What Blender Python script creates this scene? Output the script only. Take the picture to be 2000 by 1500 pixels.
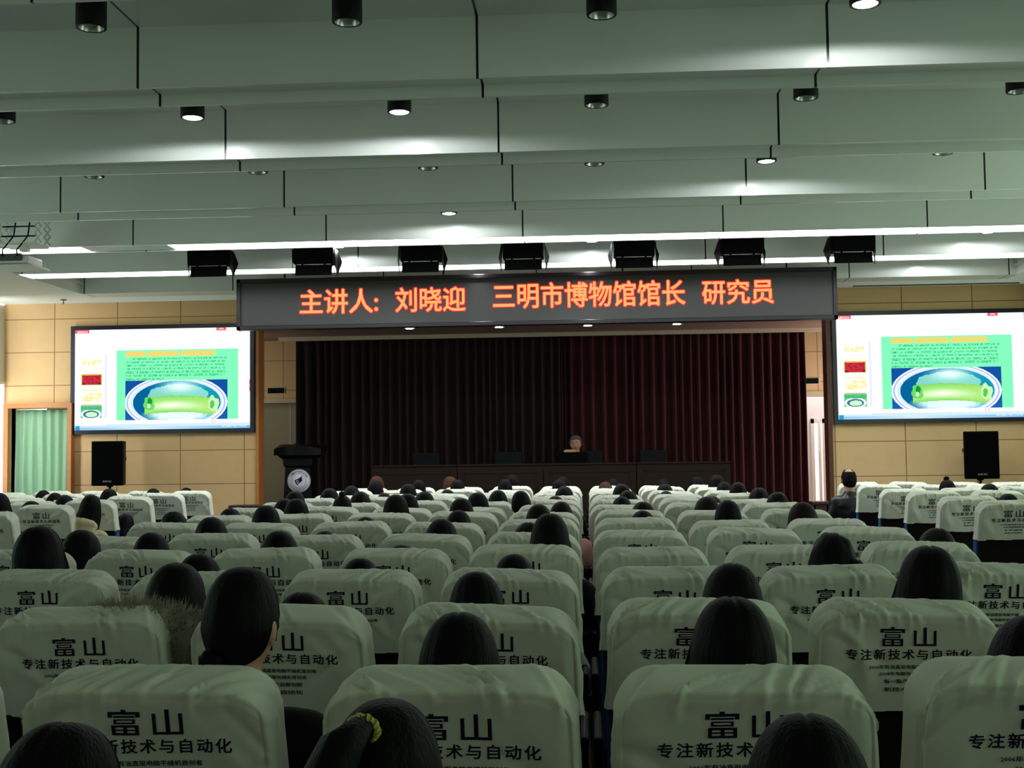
import bpy, bmesh, math, random
import numpy as np
from mathutils import Vector, Matrix, noise
random.seed(7)
sc = bpy.context.scene
for o in list(bpy.data.objects): bpy.data.objects.remove(o)
COL = sc.collection

# ------------------------------------------------------------------ camera, exposure, world, big lights
F, HC = 2400.0, 1.45
PITCH, YAW, ROLL = 0.05437, -0.05785, -0.01292
cy_, sy_ = math.cos(YAW), math.sin(YAW); cp_, sp_ = math.cos(PITCH), math.sin(PITCH); cr_, sr_ = math.cos(ROLL), math.sin(ROLL)
FWD = Vector((sy_*cp_, cy_*cp_, sp_)); RT0 = Vector((cy_, -sy_, 0)); UP0 = RT0.cross(FWD)
RT = cr_*RT0 + sr_*UP0; UP = -sr_*RT0 + cr_*UP0
cam = bpy.data.cameras.new('camera'); camo = bpy.data.objects.new('camera', cam); COL.objects.link(camo)
cam.sensor_width = 36; cam.sensor_fit = 'HORIZONTAL'; cam.lens = 36*F/2000; cam.clip_start = 0.05; cam.clip_end = 200
M3 = Matrix((RT, UP, -FWD)).transposed()
camo.matrix_world = Matrix.Translation((0, 0, HC)) @ M3.to_4x4()
sc.camera = camo
vs = sc.view_settings
vs.view_transform = 'Standard'; vs.look = 'None'; vs.gamma = 1; vs.use_curve_mapping = False; vs.exposure = 0.0
w = bpy.data.worlds.new('world'); sc.world = w; w.use_nodes = True
w.node_tree.nodes['Background'].inputs[0].default_value = (.6, .75, .7, 1)
w.node_tree.nodes['Background'].inputs[1].default_value = 0.02

def area(name, loc, target, sx, sy, power, color, spread=None):
    l = bpy.data.lights.new(name, 'AREA'); l.shape = 'RECTANGLE'; l.size = sx; l.size_y = sy; l.energy = power; l.color = color
    if spread: l.spread = spread
    o = bpy.data.objects.new(name, l); COL.objects.link(o); o.location = loc
    d = Vector(target)-Vector(loc); o.rotation_euler = d.to_track_quat('-Z', 'Y').to_euler()
    return o
# daylight through the curtained windows of both side walls, plus an added unseen fill lamp at the back
area('daylight_left_rear', (-8.5, 3.0, 2.3), (0, 3.5, 3.4), 5.0, 2.0, 22, (.72, 1, .82))
area('daylight_left_front', (-8.5, 10.0, 2.3), (0, 10.5, 3.2), 5.0, 2.0, 30, (.78, 1, .90))
area('daylight_right_rear', (6.2, 2.5, 2.3), (0, 4.0, 3.4), 6.0, 2.0, 60, (.66, 1, .70))
area('daylight_right_front', (6.2, 10.0, 2.3), (0, 11.5, 3.0), 5.0, 2.0, 62, (.80, 1, .78))
area('fill_back', (-1, -2.6, 2.7), (0, 8, 2.6), 8.0, 1.6, 12, (.85, 1, .82))
area('daylight_corner_window', (-8.60, 16.6, 2.2), (-8.5, 18.0, 2.2), 0.3, 2.6, 45, (.92, .97, 1))

def rayd(px, py):
    return RT*((px-1000)/F) + UP*(-(py-750)/F) + FWD
def at(px, py, Y):
    d = rayd(px, py); return Vector((0, 0, HC)) + d*(Y/d.y)
def atz(px, py, Z):
    d = rayd(px, py); return Vector((0, 0, HC)) + d*((Z-HC)/d.z)

# ------------------------------------------------------------------ materials
def srgb(c):
    return tuple((x/255/12.92 if x/255 <= .04045 else ((x/255+.055)/1.055)**2.4) for x in c)
MATS = {}
def mat(name, color, rough=.6, metal=0, var=.0, vscale=8, bump=0, bscale=60, emit=None, estr=0, spec=None, aniso=None):
    if name in MATS: return MATS[name]
    m = bpy.data.materials.new(name); m.use_nodes = True; nt = m.node_tree; b = nt.nodes['Principled BSDF']
    b.inputs['Base Color'].default_value = (*color, 1); b.inputs['Roughness'].default_value = rough; b.inputs['Metallic'].default_value = metal
    if spec is not None: b.inputs['Specular IOR Level'].default_value = spec
    tc = nt.nodes.new('ShaderNodeTexCoord')
    if var:
        n = nt.nodes.new('ShaderNodeTexNoise'); n.inputs['Scale'].default_value = vscale; n.inputs['Detail'].default_value = 4
        nt.links.new(tc.outputs['Object'], n.inputs['Vector'])
        mx = nt.nodes.new('ShaderNodeMix'); mx.data_type = 'RGBA'
        mx.inputs[6].default_value = (*[c*(1-var) for c in color], 1); mx.inputs[7].default_value = (*[min(1, c*(1+var)) for c in color], 1)
        nt.links.new(n.outputs['Fac'], mx.inputs[0]); nt.links.new(mx.outputs[2], b.inputs['Base Color'])
    if bump:
        n2 = nt.nodes.new('ShaderNodeTexNoise'); n2.inputs['Scale'].default_value = bscale; n2.inputs['Detail'].default_value = 3
        nt.links.new(tc.outputs['Object'], n2.inputs['Vector'])
        bp = nt.nodes.new('ShaderNodeBump'); bp.inputs['Strength'].default_value = bump; bp.inputs['Distance'].default_value = .01
        nt.links.new(n2.outputs['Fac'], bp.inputs['Height']); nt.links.new(bp.outputs['Normal'], b.inputs['Normal'])
    if emit:
        b.inputs['Emission Color'].default_value = (*emit, 1); b.inputs['Emission Strength'].default_value = estr
    MATS[name] = m; return m

def seams(m, specs, color, soft=0):
    """dark joint lines in a panelled material: specs = [(axis, origin, pitch, width)] in object coordinates"""
    nt = m.node_tree; b = nt.nodes['Principled BSDF']
    tc = nt.nodes.new('ShaderNodeTexCoord'); sp = nt.nodes.new('ShaderNodeSeparateXYZ'); nt.links.new(tc.outputs['Object'], sp.inputs[0])
    prev = None
    for ax, o0, pitch, wd in specs:
        a = nt.nodes.new('ShaderNodeMath'); a.operation = 'SUBTRACT'; a.inputs[1].default_value = o0 - wd/2; nt.links.new(sp.outputs[ax], a.inputs[0])
        d = nt.nodes.new('ShaderNodeMath'); d.operation = 'DIVIDE'; d.inputs[1].default_value = pitch; nt.links.new(a.outputs[0], d.inputs[0])
        f = nt.nodes.new('ShaderNodeMath'); f.operation = 'FRACT'; nt.links.new(d.outputs[0], f.inputs[0])
        l = nt.nodes.new('ShaderNodeMath'); l.operation = 'LESS_THAN'; l.inputs[1].default_value = wd/pitch; nt.links.new(f.outputs[0], l.inputs[0])
        if prev is None: prev = l
        else:
            mx = nt.nodes.new('ShaderNodeMath'); mx.operation = 'MAXIMUM'; nt.links.new(prev.outputs[0], mx.inputs[0]); nt.links.new(l.outputs[0], mx.inputs[1]); prev = mx
    mix = nt.nodes.new('ShaderNodeMix'); mix.data_type = 'RGBA'; mix.inputs[7].default_value = (*color, 1)
    src = b.inputs['Base Color'].links[0].from_socket if b.inputs['Base Color'].links else None
    if src: nt.links.new(src, mix.inputs[6])
    else: mix.inputs[6].default_value = b.inputs['Base Color'].default_value
    nt.links.new(prev.outputs[0], mix.inputs[0]); nt.links.new(mix.outputs[2], b.inputs['Base Color'])
    return m

SEAM_X, SEAM_P = -.607, 2.09
m_panel = seams(mat('painted_ceiling_panel', srgb((226, 232, 224)), .20, 0, .02, 1.5), [(0, SEAM_X, SEAM_P, .016)], (.006, .006, .008))
m_soffit = mat('white_soffit', srgb((230, 230, 220)), .6, 0, .02, 2)
m_wallL = seams(mat('beige_acoustic_panel', srgb((222, 184, 132)), .85, 0, .06, 6, .25, 300), [(0, -7.93, .965, .014), (2, 2.02, .5, .012)], srgb((150, 112, 72)))
m_wallR = seams(mat('beige_acoustic_panel_right', srgb((232, 198, 142)), .85, 0, .06, 6, .25, 300), [(0, 4.62, 1.0, .014), (2, 2.02, .5, .012)], srgb((150, 112, 72)))
m_wallB = seams(mat('beige_panel_stage', srgb((214, 180, 132)), .85, 0, .05, 6, .2, 300), [(0, -4.72, .33, .012), (2, 2.02, .5, .012)], srgb((150, 112, 72)))
m_plaster = mat('pale_plaster', srgb((215, 215, 200)), .85, 0, .03, 3)
m_plaster_white = mat('white_plaster', srgb((236, 232, 232)), .85, 0, .02, 3)
m_wood_light = mat('orange_wood', srgb((190, 120, 58)), .45, 0, .18, 14)
m_wood_shaded = mat('shaded_jamb_wood', srgb((92, 50, 30)), .45, 0, .2, 12)  # right jamb only: its shade is put into a darker wood colour
m_desk = mat('dark_desk_wood', srgb((38, 25, 18)), .5, 0, .25, 14, spec=.2)
m_bench = mat('dark_bench_wood', srgb((58, 30, 30)), .35, 0, .2, 10)
m_floor = mat('dark_polished_floor', srgb((34, 28, 26)), .13, 0, .2, 3)
m_black = mat('black_metal', (.004, .004, .005), .5, spec=.25)
m_blackplastic = mat('black_plastic', (.0018, .0018, .002), .6, spec=.08)
m_blackgrille = mat('black_grille', (.0015, .0015, .0018), .9, 0, .3, 200, .4, 500, spec=.05)
m_reflector = mat('lamp_reflector', (.55, .58, .52), .25, .6)
m_lampon = mat('lamp_lit', (1, 1, 1), .5, 0, emit=(.93, .95, 1), estr=45)
m_tube = mat('tube_lit', (1, 1, 1), .5, 0, emit=(.93, .97, 1), estr=11)
m_tubeoff = mat('tube_unlit', (.45, .46, .47), .35)
m_white = mat('white_paint', srgb((225, 225, 218)), .5)
m_grey = mat('grey_plastic', srgb((70, 74, 74)), .5, 0, .1, 20)
m_cover = mat('white_cover_fabric', srgb((224, 226, 208)), .8, 0, .04, 10, .18, 900)
m_ink = mat('dark_purple_print', srgb((30, 20, 48)), .85, spec=.1)
m_blue = mat('blue_seat_fabric', srgb((28, 84, 140)), .9, 0, .12, 60, .2, 700)
m_shell = mat('dark_brown_seat_shell', srgb((26, 15, 14)), .6, 0, .15, 10, spec=.2)
m_seatmetal = mat('black_seat_metal', (.012, .012, .013), .4, .4)
m_led_panel = mat('led_panel_dark', srgb((62, 62, 60)), .38, 0, .05, 40)
m_led_frame = mat('led_frame', (.012, .009, .012), .35)
m_led_core = mat('led_lit_core', (0, 0, 0), .6, 0, emit=(1.0, .40, .13), estr=1.2)
m_led_halo = mat('led_painted_halo', (0, 0, 0), .6, 0, emit=(.9, .018, .03), estr=1.0)  # camera bloom round the letters, painted as a glowing red outline
m_bezel = mat('navy_bezel', srgb((16, 16, 38)), .3)
m_skin = mat('skin', srgb((196, 146, 118)), .55, 0, .05, 30)
m_eye = mat('eye_white', (.75, .73, .7), .3)
m_iris = mat('eye_dark', (.02, .012, .01), .2)
m_lip = mat('lips', srgb((165, 95, 85)), .5)
def hairmat(name, c, rough=.6):
    m = mat(name, c, rough, 0); nt = m.node_tree; b = nt.nodes['Principled BSDF']
    tc = nt.nodes.new('ShaderNodeTexCoord'); mp = nt.nodes.new('ShaderNodeMapping'); mp.inputs['Scale'].default_value = (60, 60, 3)
    n = nt.nodes.new('ShaderNodeTexNoise'); n.inputs['Scale'].default_value = 3; n.inputs['Detail'].default_value = 3
    nt.links.new(tc.outputs['Object'], mp.inputs[0]); nt.links.new(mp.outputs[0], n.inputs['Vector'])
    bp = nt.nodes.new('ShaderNodeBump'); bp.inputs['Strength'].default_value = .35; bp.inputs['Distance'].default_value = .01
    nt.links.new(n.outputs['Fac'], bp.inputs['Height']); nt.links.new(bp.outputs['Normal'], b.inputs['Normal'])
    b.inputs['Specular IOR Level'].default_value = .10
    return m
m_hair = hairmat('black_hair', (.0020, .0018, .0020))
m_hair_brown = hairmat('dark_brown_hair', (.010, .0055, .004))
m_hair_red = hairmat('auburn_hair', (.07, .028, .016))
m_hair_grey = hairmat('grey_hair', (.09, .085, .08), .6)

# ------------------------------------------------------------------ mesh helpers
def add_box(bm, c, s, rot=None, mi=0):
    r = bmesh.ops.create_cube(bm, size=1); vs_ = r['verts']
    bmesh.ops.scale(bm, vec=s, verts=vs_)
    if rot is not None: bmesh.ops.rotate(bm, cent=(0, 0, 0), matrix=rot, verts=vs_)
    bmesh.ops.translate(bm, vec=c, verts=vs_)
    for f in {f for v in vs_ for f in v.link_faces}: f.material_index = mi
    return vs_
def bevel(bm, wd=.01, seg=2):
    bmesh.ops.bevel(bm, geom=[e for e in bm.edges], offset=wd, segments=seg, affect='EDGES', profile=.5)
def frame_of(d):
    d = Vector(d).normalized(); u = Vector((0, 0, 1)) if abs(d.z) < .95 else Vector((1, 0, 0))
    x = d.cross(u).normalized(); return x, x.cross(d).normalized()
def add_tube(bm, pts, rad, seg=12, cap=True, mi=0):
    pts = [Vector(p) for p in pts]; rad = rad if isinstance(rad, (list, tuple)) else [rad]*len(pts)
    rings = []; px_ = None
    for i, p in enumerate(pts):
        d = (pts[min(i+1, len(pts)-1)]-pts[max(i-1, 0)]).normalized()
        if px_ is None: x, y = frame_of(d)
        else:
            x = (px_ - d*px_.dot(d)).normalized(); y = d.cross(x).normalized()*-1
            y = x.cross(d).normalized()
        px_ = x
        rings.append([bm.verts.new(p + x*math.cos(2*math.pi*k/seg)*rad[i] + y*math.sin(2*math.pi*k/seg)*rad[i]) for k in range(seg)])
    for a, b in zip(rings, rings[1:]):
        for k in range(seg):
            f = bm.faces.new((a[k], a[(k+1) % seg], b[(k+1) % seg], b[k])); f.material_index = mi; f.smooth = True
    if cap:
        for r_ in (rings[0], list(reversed(rings[-1]))):
            try: bm.faces.new(r_).material_index = mi
            except ValueError: pass
    return rings
def add_sphere(bm, c, s, u=16, v=10, mi=0, rot=None):
    r = bmesh.ops.create_uvsphere(bm, u_segments=u, v_segments=v, radius=1); vs_ = r['verts']
    s = s if isinstance(s, (tuple, list)) else (s, s, s)
    bmesh.ops.scale(bm, vec=s, verts=vs_)
    if rot is not None: bmesh.ops.rotate(bm, cent=(0, 0, 0), matrix=rot, verts=vs_)
    bmesh.ops.translate(bm, vec=c, verts=vs_)
    for f in {f for v_ in vs_ for f in v_.link_faces}: f.material_index = mi; f.smooth = True
def add_lathe(bm, prof, c=(0, 0, 0), seg=24, mi=0, smooth=True):
    rings = []
    for r, z in prof: rings.append([bm.verts.new((c[0]+r*math.cos(2*math.pi*k/seg), c[1]+r*math.sin(2*math.pi*k/seg), c[2]+z)) for k in range(seg)])
    for a, b in zip(rings, rings[1:]):
        for k in range(seg):
            f = bm.faces.new((a[k], a[(k+1) % seg], b[(k+1) % seg], b[k])); f.material_index = mi; f.smooth = smooth
    return rings
def add_loft(bm, rings, seg=20, cap=True, mi=0):
    """rings: (centre, rx, ry, tilt about X)"""
    R_ = []
    for c, rx, ry, tl in rings:
        ct, st = math.cos(tl), math.sin(tl)
        R_.append([bm.verts.new((c[0]+rx*math.cos(2*math.pi*k/seg), c[1]+ry*math.sin(2*math.pi*k/seg)*ct, c[2]+ry*math.sin(2*math.pi*k/seg)*st)) for k in range(seg)])
    for a, b in zip(R_, R_[1:]):
        for k in range(seg):
            f = bm.faces.new((a[k], a[(k+1) % seg], b[(k+1) % seg], b[k])); f.smooth = True; f.material_index = mi
    if cap:
        bm.faces.new(list(reversed(R_[0]))); bm.faces.new(R_[-1])
def add_quad(bm, pts, mi=0):
    f = bm.faces.new([bm.verts.new(p) for p in pts]); f.material_index = mi; return f
def mesh_of(bm, name, mats, smooth=None):
    me = bpy.data.meshes.new(name); bm.normal_update(); bm.to_mesh(me); bm.free()
    for m in (mats if isinstance(mats, (list, tuple)) else [mats]): me.materials.append(m)
    if smooth is not None:
        for p in me.polygons: p.use_smooth = smooth
    return me
def link(name, me, parent=None, loc=(0, 0, 0), rot=None):
    o = bpy.data.objects.new(name, me); COL.objects.link(o); o.location = loc
    if rot is not None: o.rotation_euler = rot
    if parent is not None: o.parent = parent
    return o
def obj(name, bm, mats, parent=None, loc=(0, 0, 0), smooth=None, rot=None):
    return link(name, mesh_of(bm, name, mats, smooth), parent, loc, rot)
def tag(o, label=None, cat=None, group=None, kind=None):
    if label: o['label'] = label
    if cat: o['category'] = cat
    if group: o['group'] = group
    if kind: o['kind'] = kind
    return o
def thing(name, label, cat, loc=(0, 0, 0), group=None, rz=0):
    o = bpy.data.objects.new(name, None); COL.objects.link(o); o.location = loc; o.rotation_euler = (0, 0, rz); o.empty_display_size = .1
    return tag(o, label, cat, group)
def struct(name, bm, mats, label=None, smooth=None):
    o = obj(name, bm, mats, smooth=smooth); o['kind'] = 'structure'
    if label: o['label'] = label
    return o
def evaluated(me, mods):
    o = bpy.data.objects.new('tmp', me); COL.objects.link(o)
    for t, kw in mods:
        m = o.modifiers.new(t, t)
        for k, v in kw.items(): setattr(m, k, v)
    dg = bpy.context.evaluated_depsgraph_get(); dg.update()
    out = bpy.data.meshes.new_from_object(o.evaluated_get(dg), depsgraph=dg)
    bpy.data.objects.remove(o); return out
def text2d(body, bold=.0, spacing=1.0, res=3, n=6):
    """flat lettering: (verts2d, faces) with the text's own em units, centred on x, baseline at 0"""
    c = bpy.data.curves.new('t', 'FONT'); c.body = body; c.resolution_u = res; c.space_character = spacing; c.fill_mode = 'FRONT'
    o = bpy.data.objects.new('t', c); COL.objects.link(o)
    dg = bpy.context.evaluated_depsgraph_get(); dg.update()
    me = bpy.data.meshes.new_from_object(o.evaluated_get(dg), depsgraph=dg)
    vs_ = np.array([(v.co.x, v.co.y) for v in me.vertices]); fs = [tuple(p.vertices) for p in me.polygons]
    bpy.data.objects.remove(o); bpy.data.meshes.remove(me); bpy.data.curves.remove(c)
    if bold:      # heavier strokes: the same outlines repeated a hair's breadth apart
        V, Fs = [], []
        for k in range(n):
            a = 2*math.pi*k/n; Fs += [tuple(i+len(vs_)*k for i in q) for q in fs]; V.append(vs_+np.array([math.cos(a), math.sin(a)])*bold)
        vs_, fs = np.concatenate(V), Fs
    return vs_, fs
def add_text(bm, T, f, mi):
    vs_, fs = T; B = [bm.verts.new(f(x, y)) for x, y in vs_]
    for q in fs:
        try: bm.faces.new([B[i] for i in q]).material_index = mi
        except ValueError: pass
def fit(T, x0, x1, y0, y1):
    v, fs = T; a, b = v.min(0), v.max(0)
    return np.stack([x0+(v[:, 0]-a[0])/(b[0]-a[0])*(x1-x0), y0+(v[:, 1]-a[1])/(b[1]-a[1])*(y1-y0)], 1), fs
# ================================================================== THE ROOM
XL, XR, YF, YB, ZS, ZC = -8.7, 6.36, 18.0, -3.0, 3.70, 4.08
RXL, RXR = -6.94, 5.78
bm = bmesh.new(); add_box(bm, ((XL+XR)/2, (YB+YF)/2, -.05), (XR-XL, YF-YB, .1)); struct('floor', bm, m_floor, 'dark polished hall floor')
# front wall: beige panels left and right of the stage opening, doorway on the far left
DX0, DX1, DZ = -8.58, -7.67, 2.18
bm = bmesh.new()
add_box(bm, ((XL+DX0)/2, YF+.1, 1.95), (DX0-XL, .2, 3.9)); add_box(bm, ((DX0+DX1)/2, YF+.1, (DZ+3.9)/2), (DX1-DX0, .2, 3.9-DZ)); add_box(bm, ((DX1-4.85)/2, YF+.1, 1.95), (-4.85-DX1, .2, 3.9))
struct('wall_front_left', bm, m_wallL, 'beige panelled wall left of the stage')
bm = bmesh.new(); add_box(bm, ((3.58+XR)/2, YF+.1, 1.95), (XR-3.58, .2, 3.9)); struct('wall_front_right', bm, m_wallR, 'beige panelled wall right of the stage')
bm = bmesh.new(); add_box(bm, ((-4.85+3.58)/2, YF+.1, (3.36+3.9)/2), (3.58+4.85, .2, 3.9-3.36)); struct('wall_front_header', bm, m_wallB)
bm = bmesh.new(); add_box(bm, (-4.828, YF+.11, 1.68), (.045, .3, 3.36)); struct('trim_1', bm, m_wood_light, 'orange wood jamb at the left of the stage opening')
bm = bmesh.new(); add_box(bm, (3.551, YF+.11, 1.68), (.060, .3, 3.36)); struct('trim_2', bm, m_wood_shaded, 'wood jamb darkened for shade at the right of the stage opening')
bm = bmesh.new()
for c, s in (((DX0-.035, YF, DZ/2), (.07, .26, DZ+.14)), ((DX1+.03, YF, DZ/2), (.06, .26, DZ+.14)), (((DX0+DX1)/2, YF, DZ+.035), (DX1-DX0, .26, .07))): add_box(bm, c, s)
struct('trim_3', bm, m_wood_light, 'orange wood frame around the curtained doorway')
# side and back walls
def side_wall(name, x, sgn, wins):
    bm = bmesh.new(); ys = [YB]
    for a, b in wins: ys += [a, b]
    ys.append(20.6)
    for i in range(0, len(ys), 2): add_box(bm, (x+sgn*.1, (ys[i]+ys[i+1])/2, 2.05), (.2, ys[i+1]-ys[i], 4.1))
    for a, b in wins:
        add_box(bm, (x+sgn*.1, (a+b)/2, .45), (.2, b-a, .9)); add_box(bm, (x+sgn*.1, (a+b)/2, 3.6), (.2, b-a, 1.0))
    struct(name, bm, m_plaster)
WINL = [(.4, 5.6), (7.8, 12.2)]; WINR = [(.0, 5.0), (7.8, 12.2)]
side_wall('wall_left', XL, -1, WINL); side_wall('wall_right', XR, 1, WINR)
bm = bmesh.new(); add_box(bm, ((XL+XR)/2, YB-.1, 2.05), (XR-XL+.4, .2, 4.1)); struct('wall_back', bm, m_plaster)
m_glass_day = mat('daylit_glass', srgb((190, 215, 200)), .2, emit=(.75, .95, .82), estr=.8)
n = 0
for x, wins in ((XL-.12, WINL), (XR+.12, WINR)):
    for a, b in wins:
        n += 1; bm = bmesh.new(); add_box(bm, (x, (a+b)/2, 2.0), (.02, b-a, 2.2)); o = struct('window_%d' % n, bm, m_glass_day)
        bm = bmesh.new()
        for k in range(5): add_box(bm, (x, a+(b-a)*k/4, 2.0), (.06, .05, 2.2))
        for z in (.92, 2.3, 3.08): add_box(bm, (x, (a+b)/2, z), (.06, b-a, .05))
        obj('window_frame', bm, m_white, o)
n += 1; bm = bmesh.new(); add_box(bm, (XL+.012, 17.45, 1.72), (.02, 1.0, 1.66)); add_box(bm, (XL+.012, 17.45, 3.88), (.02, 1.0, .28))
o = struct('window_%d' % n, bm, mat('bright_glass', srgb((235, 242, 250)), .2, emit=(.92, .97, 1), estr=2.2), 'bright window behind the green curtain at the far left')
bm = bmesh.new()
for z in (.89, 2.56): add_box(bm, (XL+.02, 17.45, z), (.03, 1.0, .04))
obj('window_frame', bm, m_white, o)
# ceiling: recessed field with deep cross beams, lower soffits all round
bm = bmesh.new(); add_box(bm, ((RXL+RXR)/2, (YB+16.55)/2, ZC+.04), (RXR-RXL, 16.55-YB, .08)); struct('ceiling', bm, m_panel, 'grey white recessed ceiling')
bm = bmesh.new()
SLX = -8.47
add_box(bm, ((SLX+RXL)/2, (YB+17.55)/2, ZS+.2), (RXL-SLX, 17.55-YB, .4)); add_box(bm, ((RXR+XR)/2, (YB+17.55)/2, ZS+.2), (XR-RXR, 17.55-YB, .4))
add_box(bm, ((RXL+RXR)/2, (16.97+17.55)/2, ZS+.2), (RXR-RXL, 17.55-16.97, .4))
add_box(bm, ((XL+XR)/2, (YB+YF)/2, ZC+.12), (XR-XL+.2, YF-YB+.3, .06))
add_box(bm, ((SLX+.55+XR)/2, 17.85, 3.87), (XR-SLX-.55, .7, .1))
struct('ceiling_soffit', bm, m_soffit, 'white lowered soffit around the recessed ceiling')
BEAMS = [3.58, 5.43, 7.28, 9.13, 10.97, 12.80, 14.66]
for i, y in enumerate(BEAMS):
    bm = bmesh.new(); W = RXR-RXL; xc = (RXL+RXR)/2
    add_box(bm, (xc, y+.012, (ZS+ZC)/2), (W, .024, ZC-ZS)); add_box(bm, (xc, y+.41, (ZS+ZC)/2), (W, .024, ZC-ZS)); add_box(bm, (xc, y+.21, ZS+.085), (W, .38, .02))
    o = struct('ceiling_beam', bm, m_panel, ['rearmost white ceiling beam', 'white beam above the camera', 'nearest visible white ceiling beam', 'second white ceiling beam', 'third white ceiling beam', 'white ceiling beam with the nearer light strip', 'white ceiling beam with the farther light strip'][i])
    # joints of the trough lip sit a little further along: same panels, seen behind the front face
bm = bmesh.new(); add_box(bm, ((RXL+RXR)/2, 16.56+.2, (ZS+ZC)/2), (RXR-RXL, .42, ZC-ZS)); struct('ceiling_beam', bm, m_panel, 'last white ceiling beam above the stage wall')
bm = bmesh.new()
for x, s in ((RXL, 1), (RXR, -1)):
    add_box(bm, (x+s*.006, (YB+16.55)/2, ZS+.19), (.012, 16.55-YB, .38)); add_box(bm, (x+s*.03, (YB+16.55)/2, ZS+.13), (.06, 16.55-YB, .02))
struct('trim_4', bm, m_soffit)
# curtain rail slot above the right screen, drawn as a black strip
bm = bmesh.new(); a, b = atz(1660, 562, ZS), atz(1972, 559, ZS); add_box(bm, ((a.x+b.x)/2, 17.40, ZS-.005), (b.x-a.x, .04, .012)); struct('trim_5', bm, m_black)
# stage
SX0, SX1, SZ, SYB = -5.9, 4.7, .40, 20.45
bm = bmesh.new(); add_box(bm, ((-4.71+3.455)/2, (17.2+18.3)/2, SZ/2), (3.455+4.71, 1.1, SZ)); add_box(bm, ((SX0+SX1)/2, (18.3+SYB)/2, SZ/2), (SX1-SX0, SYB-18.3, SZ)); struct('floor_stage', bm, m_bench, 'dark stage floor')
bm = bmesh.new(); add_box(bm, ((SX0+SX1)/2, (18.2+SYB)/2, 3.41), (SX1-SX0, SYB-18.2, .1)); struct('ceiling_stage', bm, mat('stage_ceiling', srgb((150, 120, 105)), .7))
lx0, lx1 = at(500, 850, SYB).x, at(584, 850, SYB).x + .35
lz = at(550, 787, SYB).z
rx0, rx1 = at(1571, 850, SYB).x-.25, at(1625, 850, SYB).x
rz_ = at(1590, 774, SYB).z
bm = bmesh.new()
for x0, x1, z0, z1 in ((SX0, lx0, SZ, 3.36), (lx0, lx1, lz, 3.36), (lx1, rx0, SZ, 3.36), (rx0, rx1, rz_, 3.36), (rx1, SX1, SZ, 3.36)):
    add_box(bm, ((x0+x1)/2, SYB+.08, (z0+z1)/2), (x1-x0, .16, z1-z0))
struct('wall_stage_back', bm, m_wallB, 'beige panelled back wall of the stage')
bm = bmesh.new(); add_box(bm, (SX0-.05, (18.2+SYB)/2, 1.9), (.1, SYB-18.2, 3.0)); add_box(bm, (SX1+.05, (18.2+SYB)/2, 1.9), (.1, SYB-18.2, 3.0)); struct('wall_stage_sides', bm, m_plaster)
bm = bmesh.new(); add_box(bm, ((lx0+lx1)/2, SYB-.02, lz+.035), (lx1-lx0, .05, .07)); add_box(bm, ((rx0+rx1)/2, SYB-.02, rz_+.04), (rx1-rx0, .05, .08)); struct('trim_6', bm, mat('door_head', srgb((196, 178, 140)), .7))
# plain door in the left doorway, bright corridor behind the right one
bm = bmesh.new(); add_box(bm, ((lx0+lx1)/2, SYB+.22, (SZ+lz)/2), (lx1-lx0+.1, .06, lz-SZ)); o = struct('door_1', bm, mat('grey_green_door', srgb((158, 150, 122)), .7), 'plain grey green door behind the lectern')
bm = bmesh.new(); xx = at(567, 880, SYB+.18).x; add_box(bm, (xx, SYB+.185, (SZ+lz)/2), (.015, .012, lz-SZ)); obj('door_edge', bm, m_plaster, o)
CY = 22.6
bm = bmesh.new()
add_box(bm, (3.9, CY+.05, 1.9), (3.2, .1, 3.2)); add_box(bm, (2.4, (SYB+CY)/2+.1, 1.9), (.1, CY-SYB, 3.2)); add_box(bm, (5.4, (SYB+CY)/2+.1, 1.9), (.1, CY-SYB, 3.2)); add_box(bm, (3.9, (SYB+CY)/2+.1, 3.45), (3.2, CY-SYB+.2, .1))
struct('wall_corridor', bm, m_plaster_white, 'white corridor walls behind the right stage doorway')
bm = bmesh.new(); add_box(bm, (3.9, (SYB+.16+CY)/2, SZ-.05), (3.2, CY-SYB-.16, .1)); struct('floor_corridor', bm, mat('corridor_floor', srgb((200, 180, 165)), .3))
a, b = at(1583, 850, CY).x, at(1612, 850, CY).x; zt = at(1596, 818, CY).z; zb = SZ
bm = bmesh.new()
for c, s in (((a+.03, CY-.02, (zb+zt)/2), (.06, .06, zt-zb)), ((b-.03, CY-.02, (zb+zt)/2), (.06, .06, zt-zb)), (((a+b)/2, CY-.02, zt-.04), (b-a, .06, .08))): add_box(bm, c, s)
o = struct('door_2', bm, m_white, 'white corridor door with tall daylit panes')
bm = bmesh.new(); add_box(bm, ((a+b)/2, CY-.01, (zb+zt)/2), (b-a-.1, .02, zt-zb-.1)); obj('glass_pane', bm, mat('daylit_pane', (.9, .86, .8), .3, emit=(1, .95, .88), estr=.9), o)
bm = bmesh.new(); add_box(bm, ((a+b)/2+.02, CY-.04, (zb+zt)/2), (.05, .04, zt-zb-.1)); add_box(bm, ((a+b)/2+.02, CY-.07, 1.3), (.02, .03, .16)); obj('door_stile', bm, m_plaster_white, o)
area('daylight_corridor', (4.6, 21.5, 3.2), (3.6, 21.8, .8), 1.0, 1.0, 34, (1, .93, .93))
area('fill_wing_left', (-5.75, 18.9, 2.2), (-4.9, 20.5, 1.9), .5, 1.6, 7, (1, .97, .88))  # unseen lamp added to lift the dark recess behind the lectern
area('fill_wing_right', (4.55, 19.3, 2.0), (1.5, 20.0, 1.8), .6, 1.8, 34, (1, .9, .90))  # unseen lamp added to rake the folds of the right curtain
area('daylight_door_left', (-8.1, 19.6, 1.6), (-8.1, 18, 1.3), 1.2, 1.8, 40, (.9, 1, .92))
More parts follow.
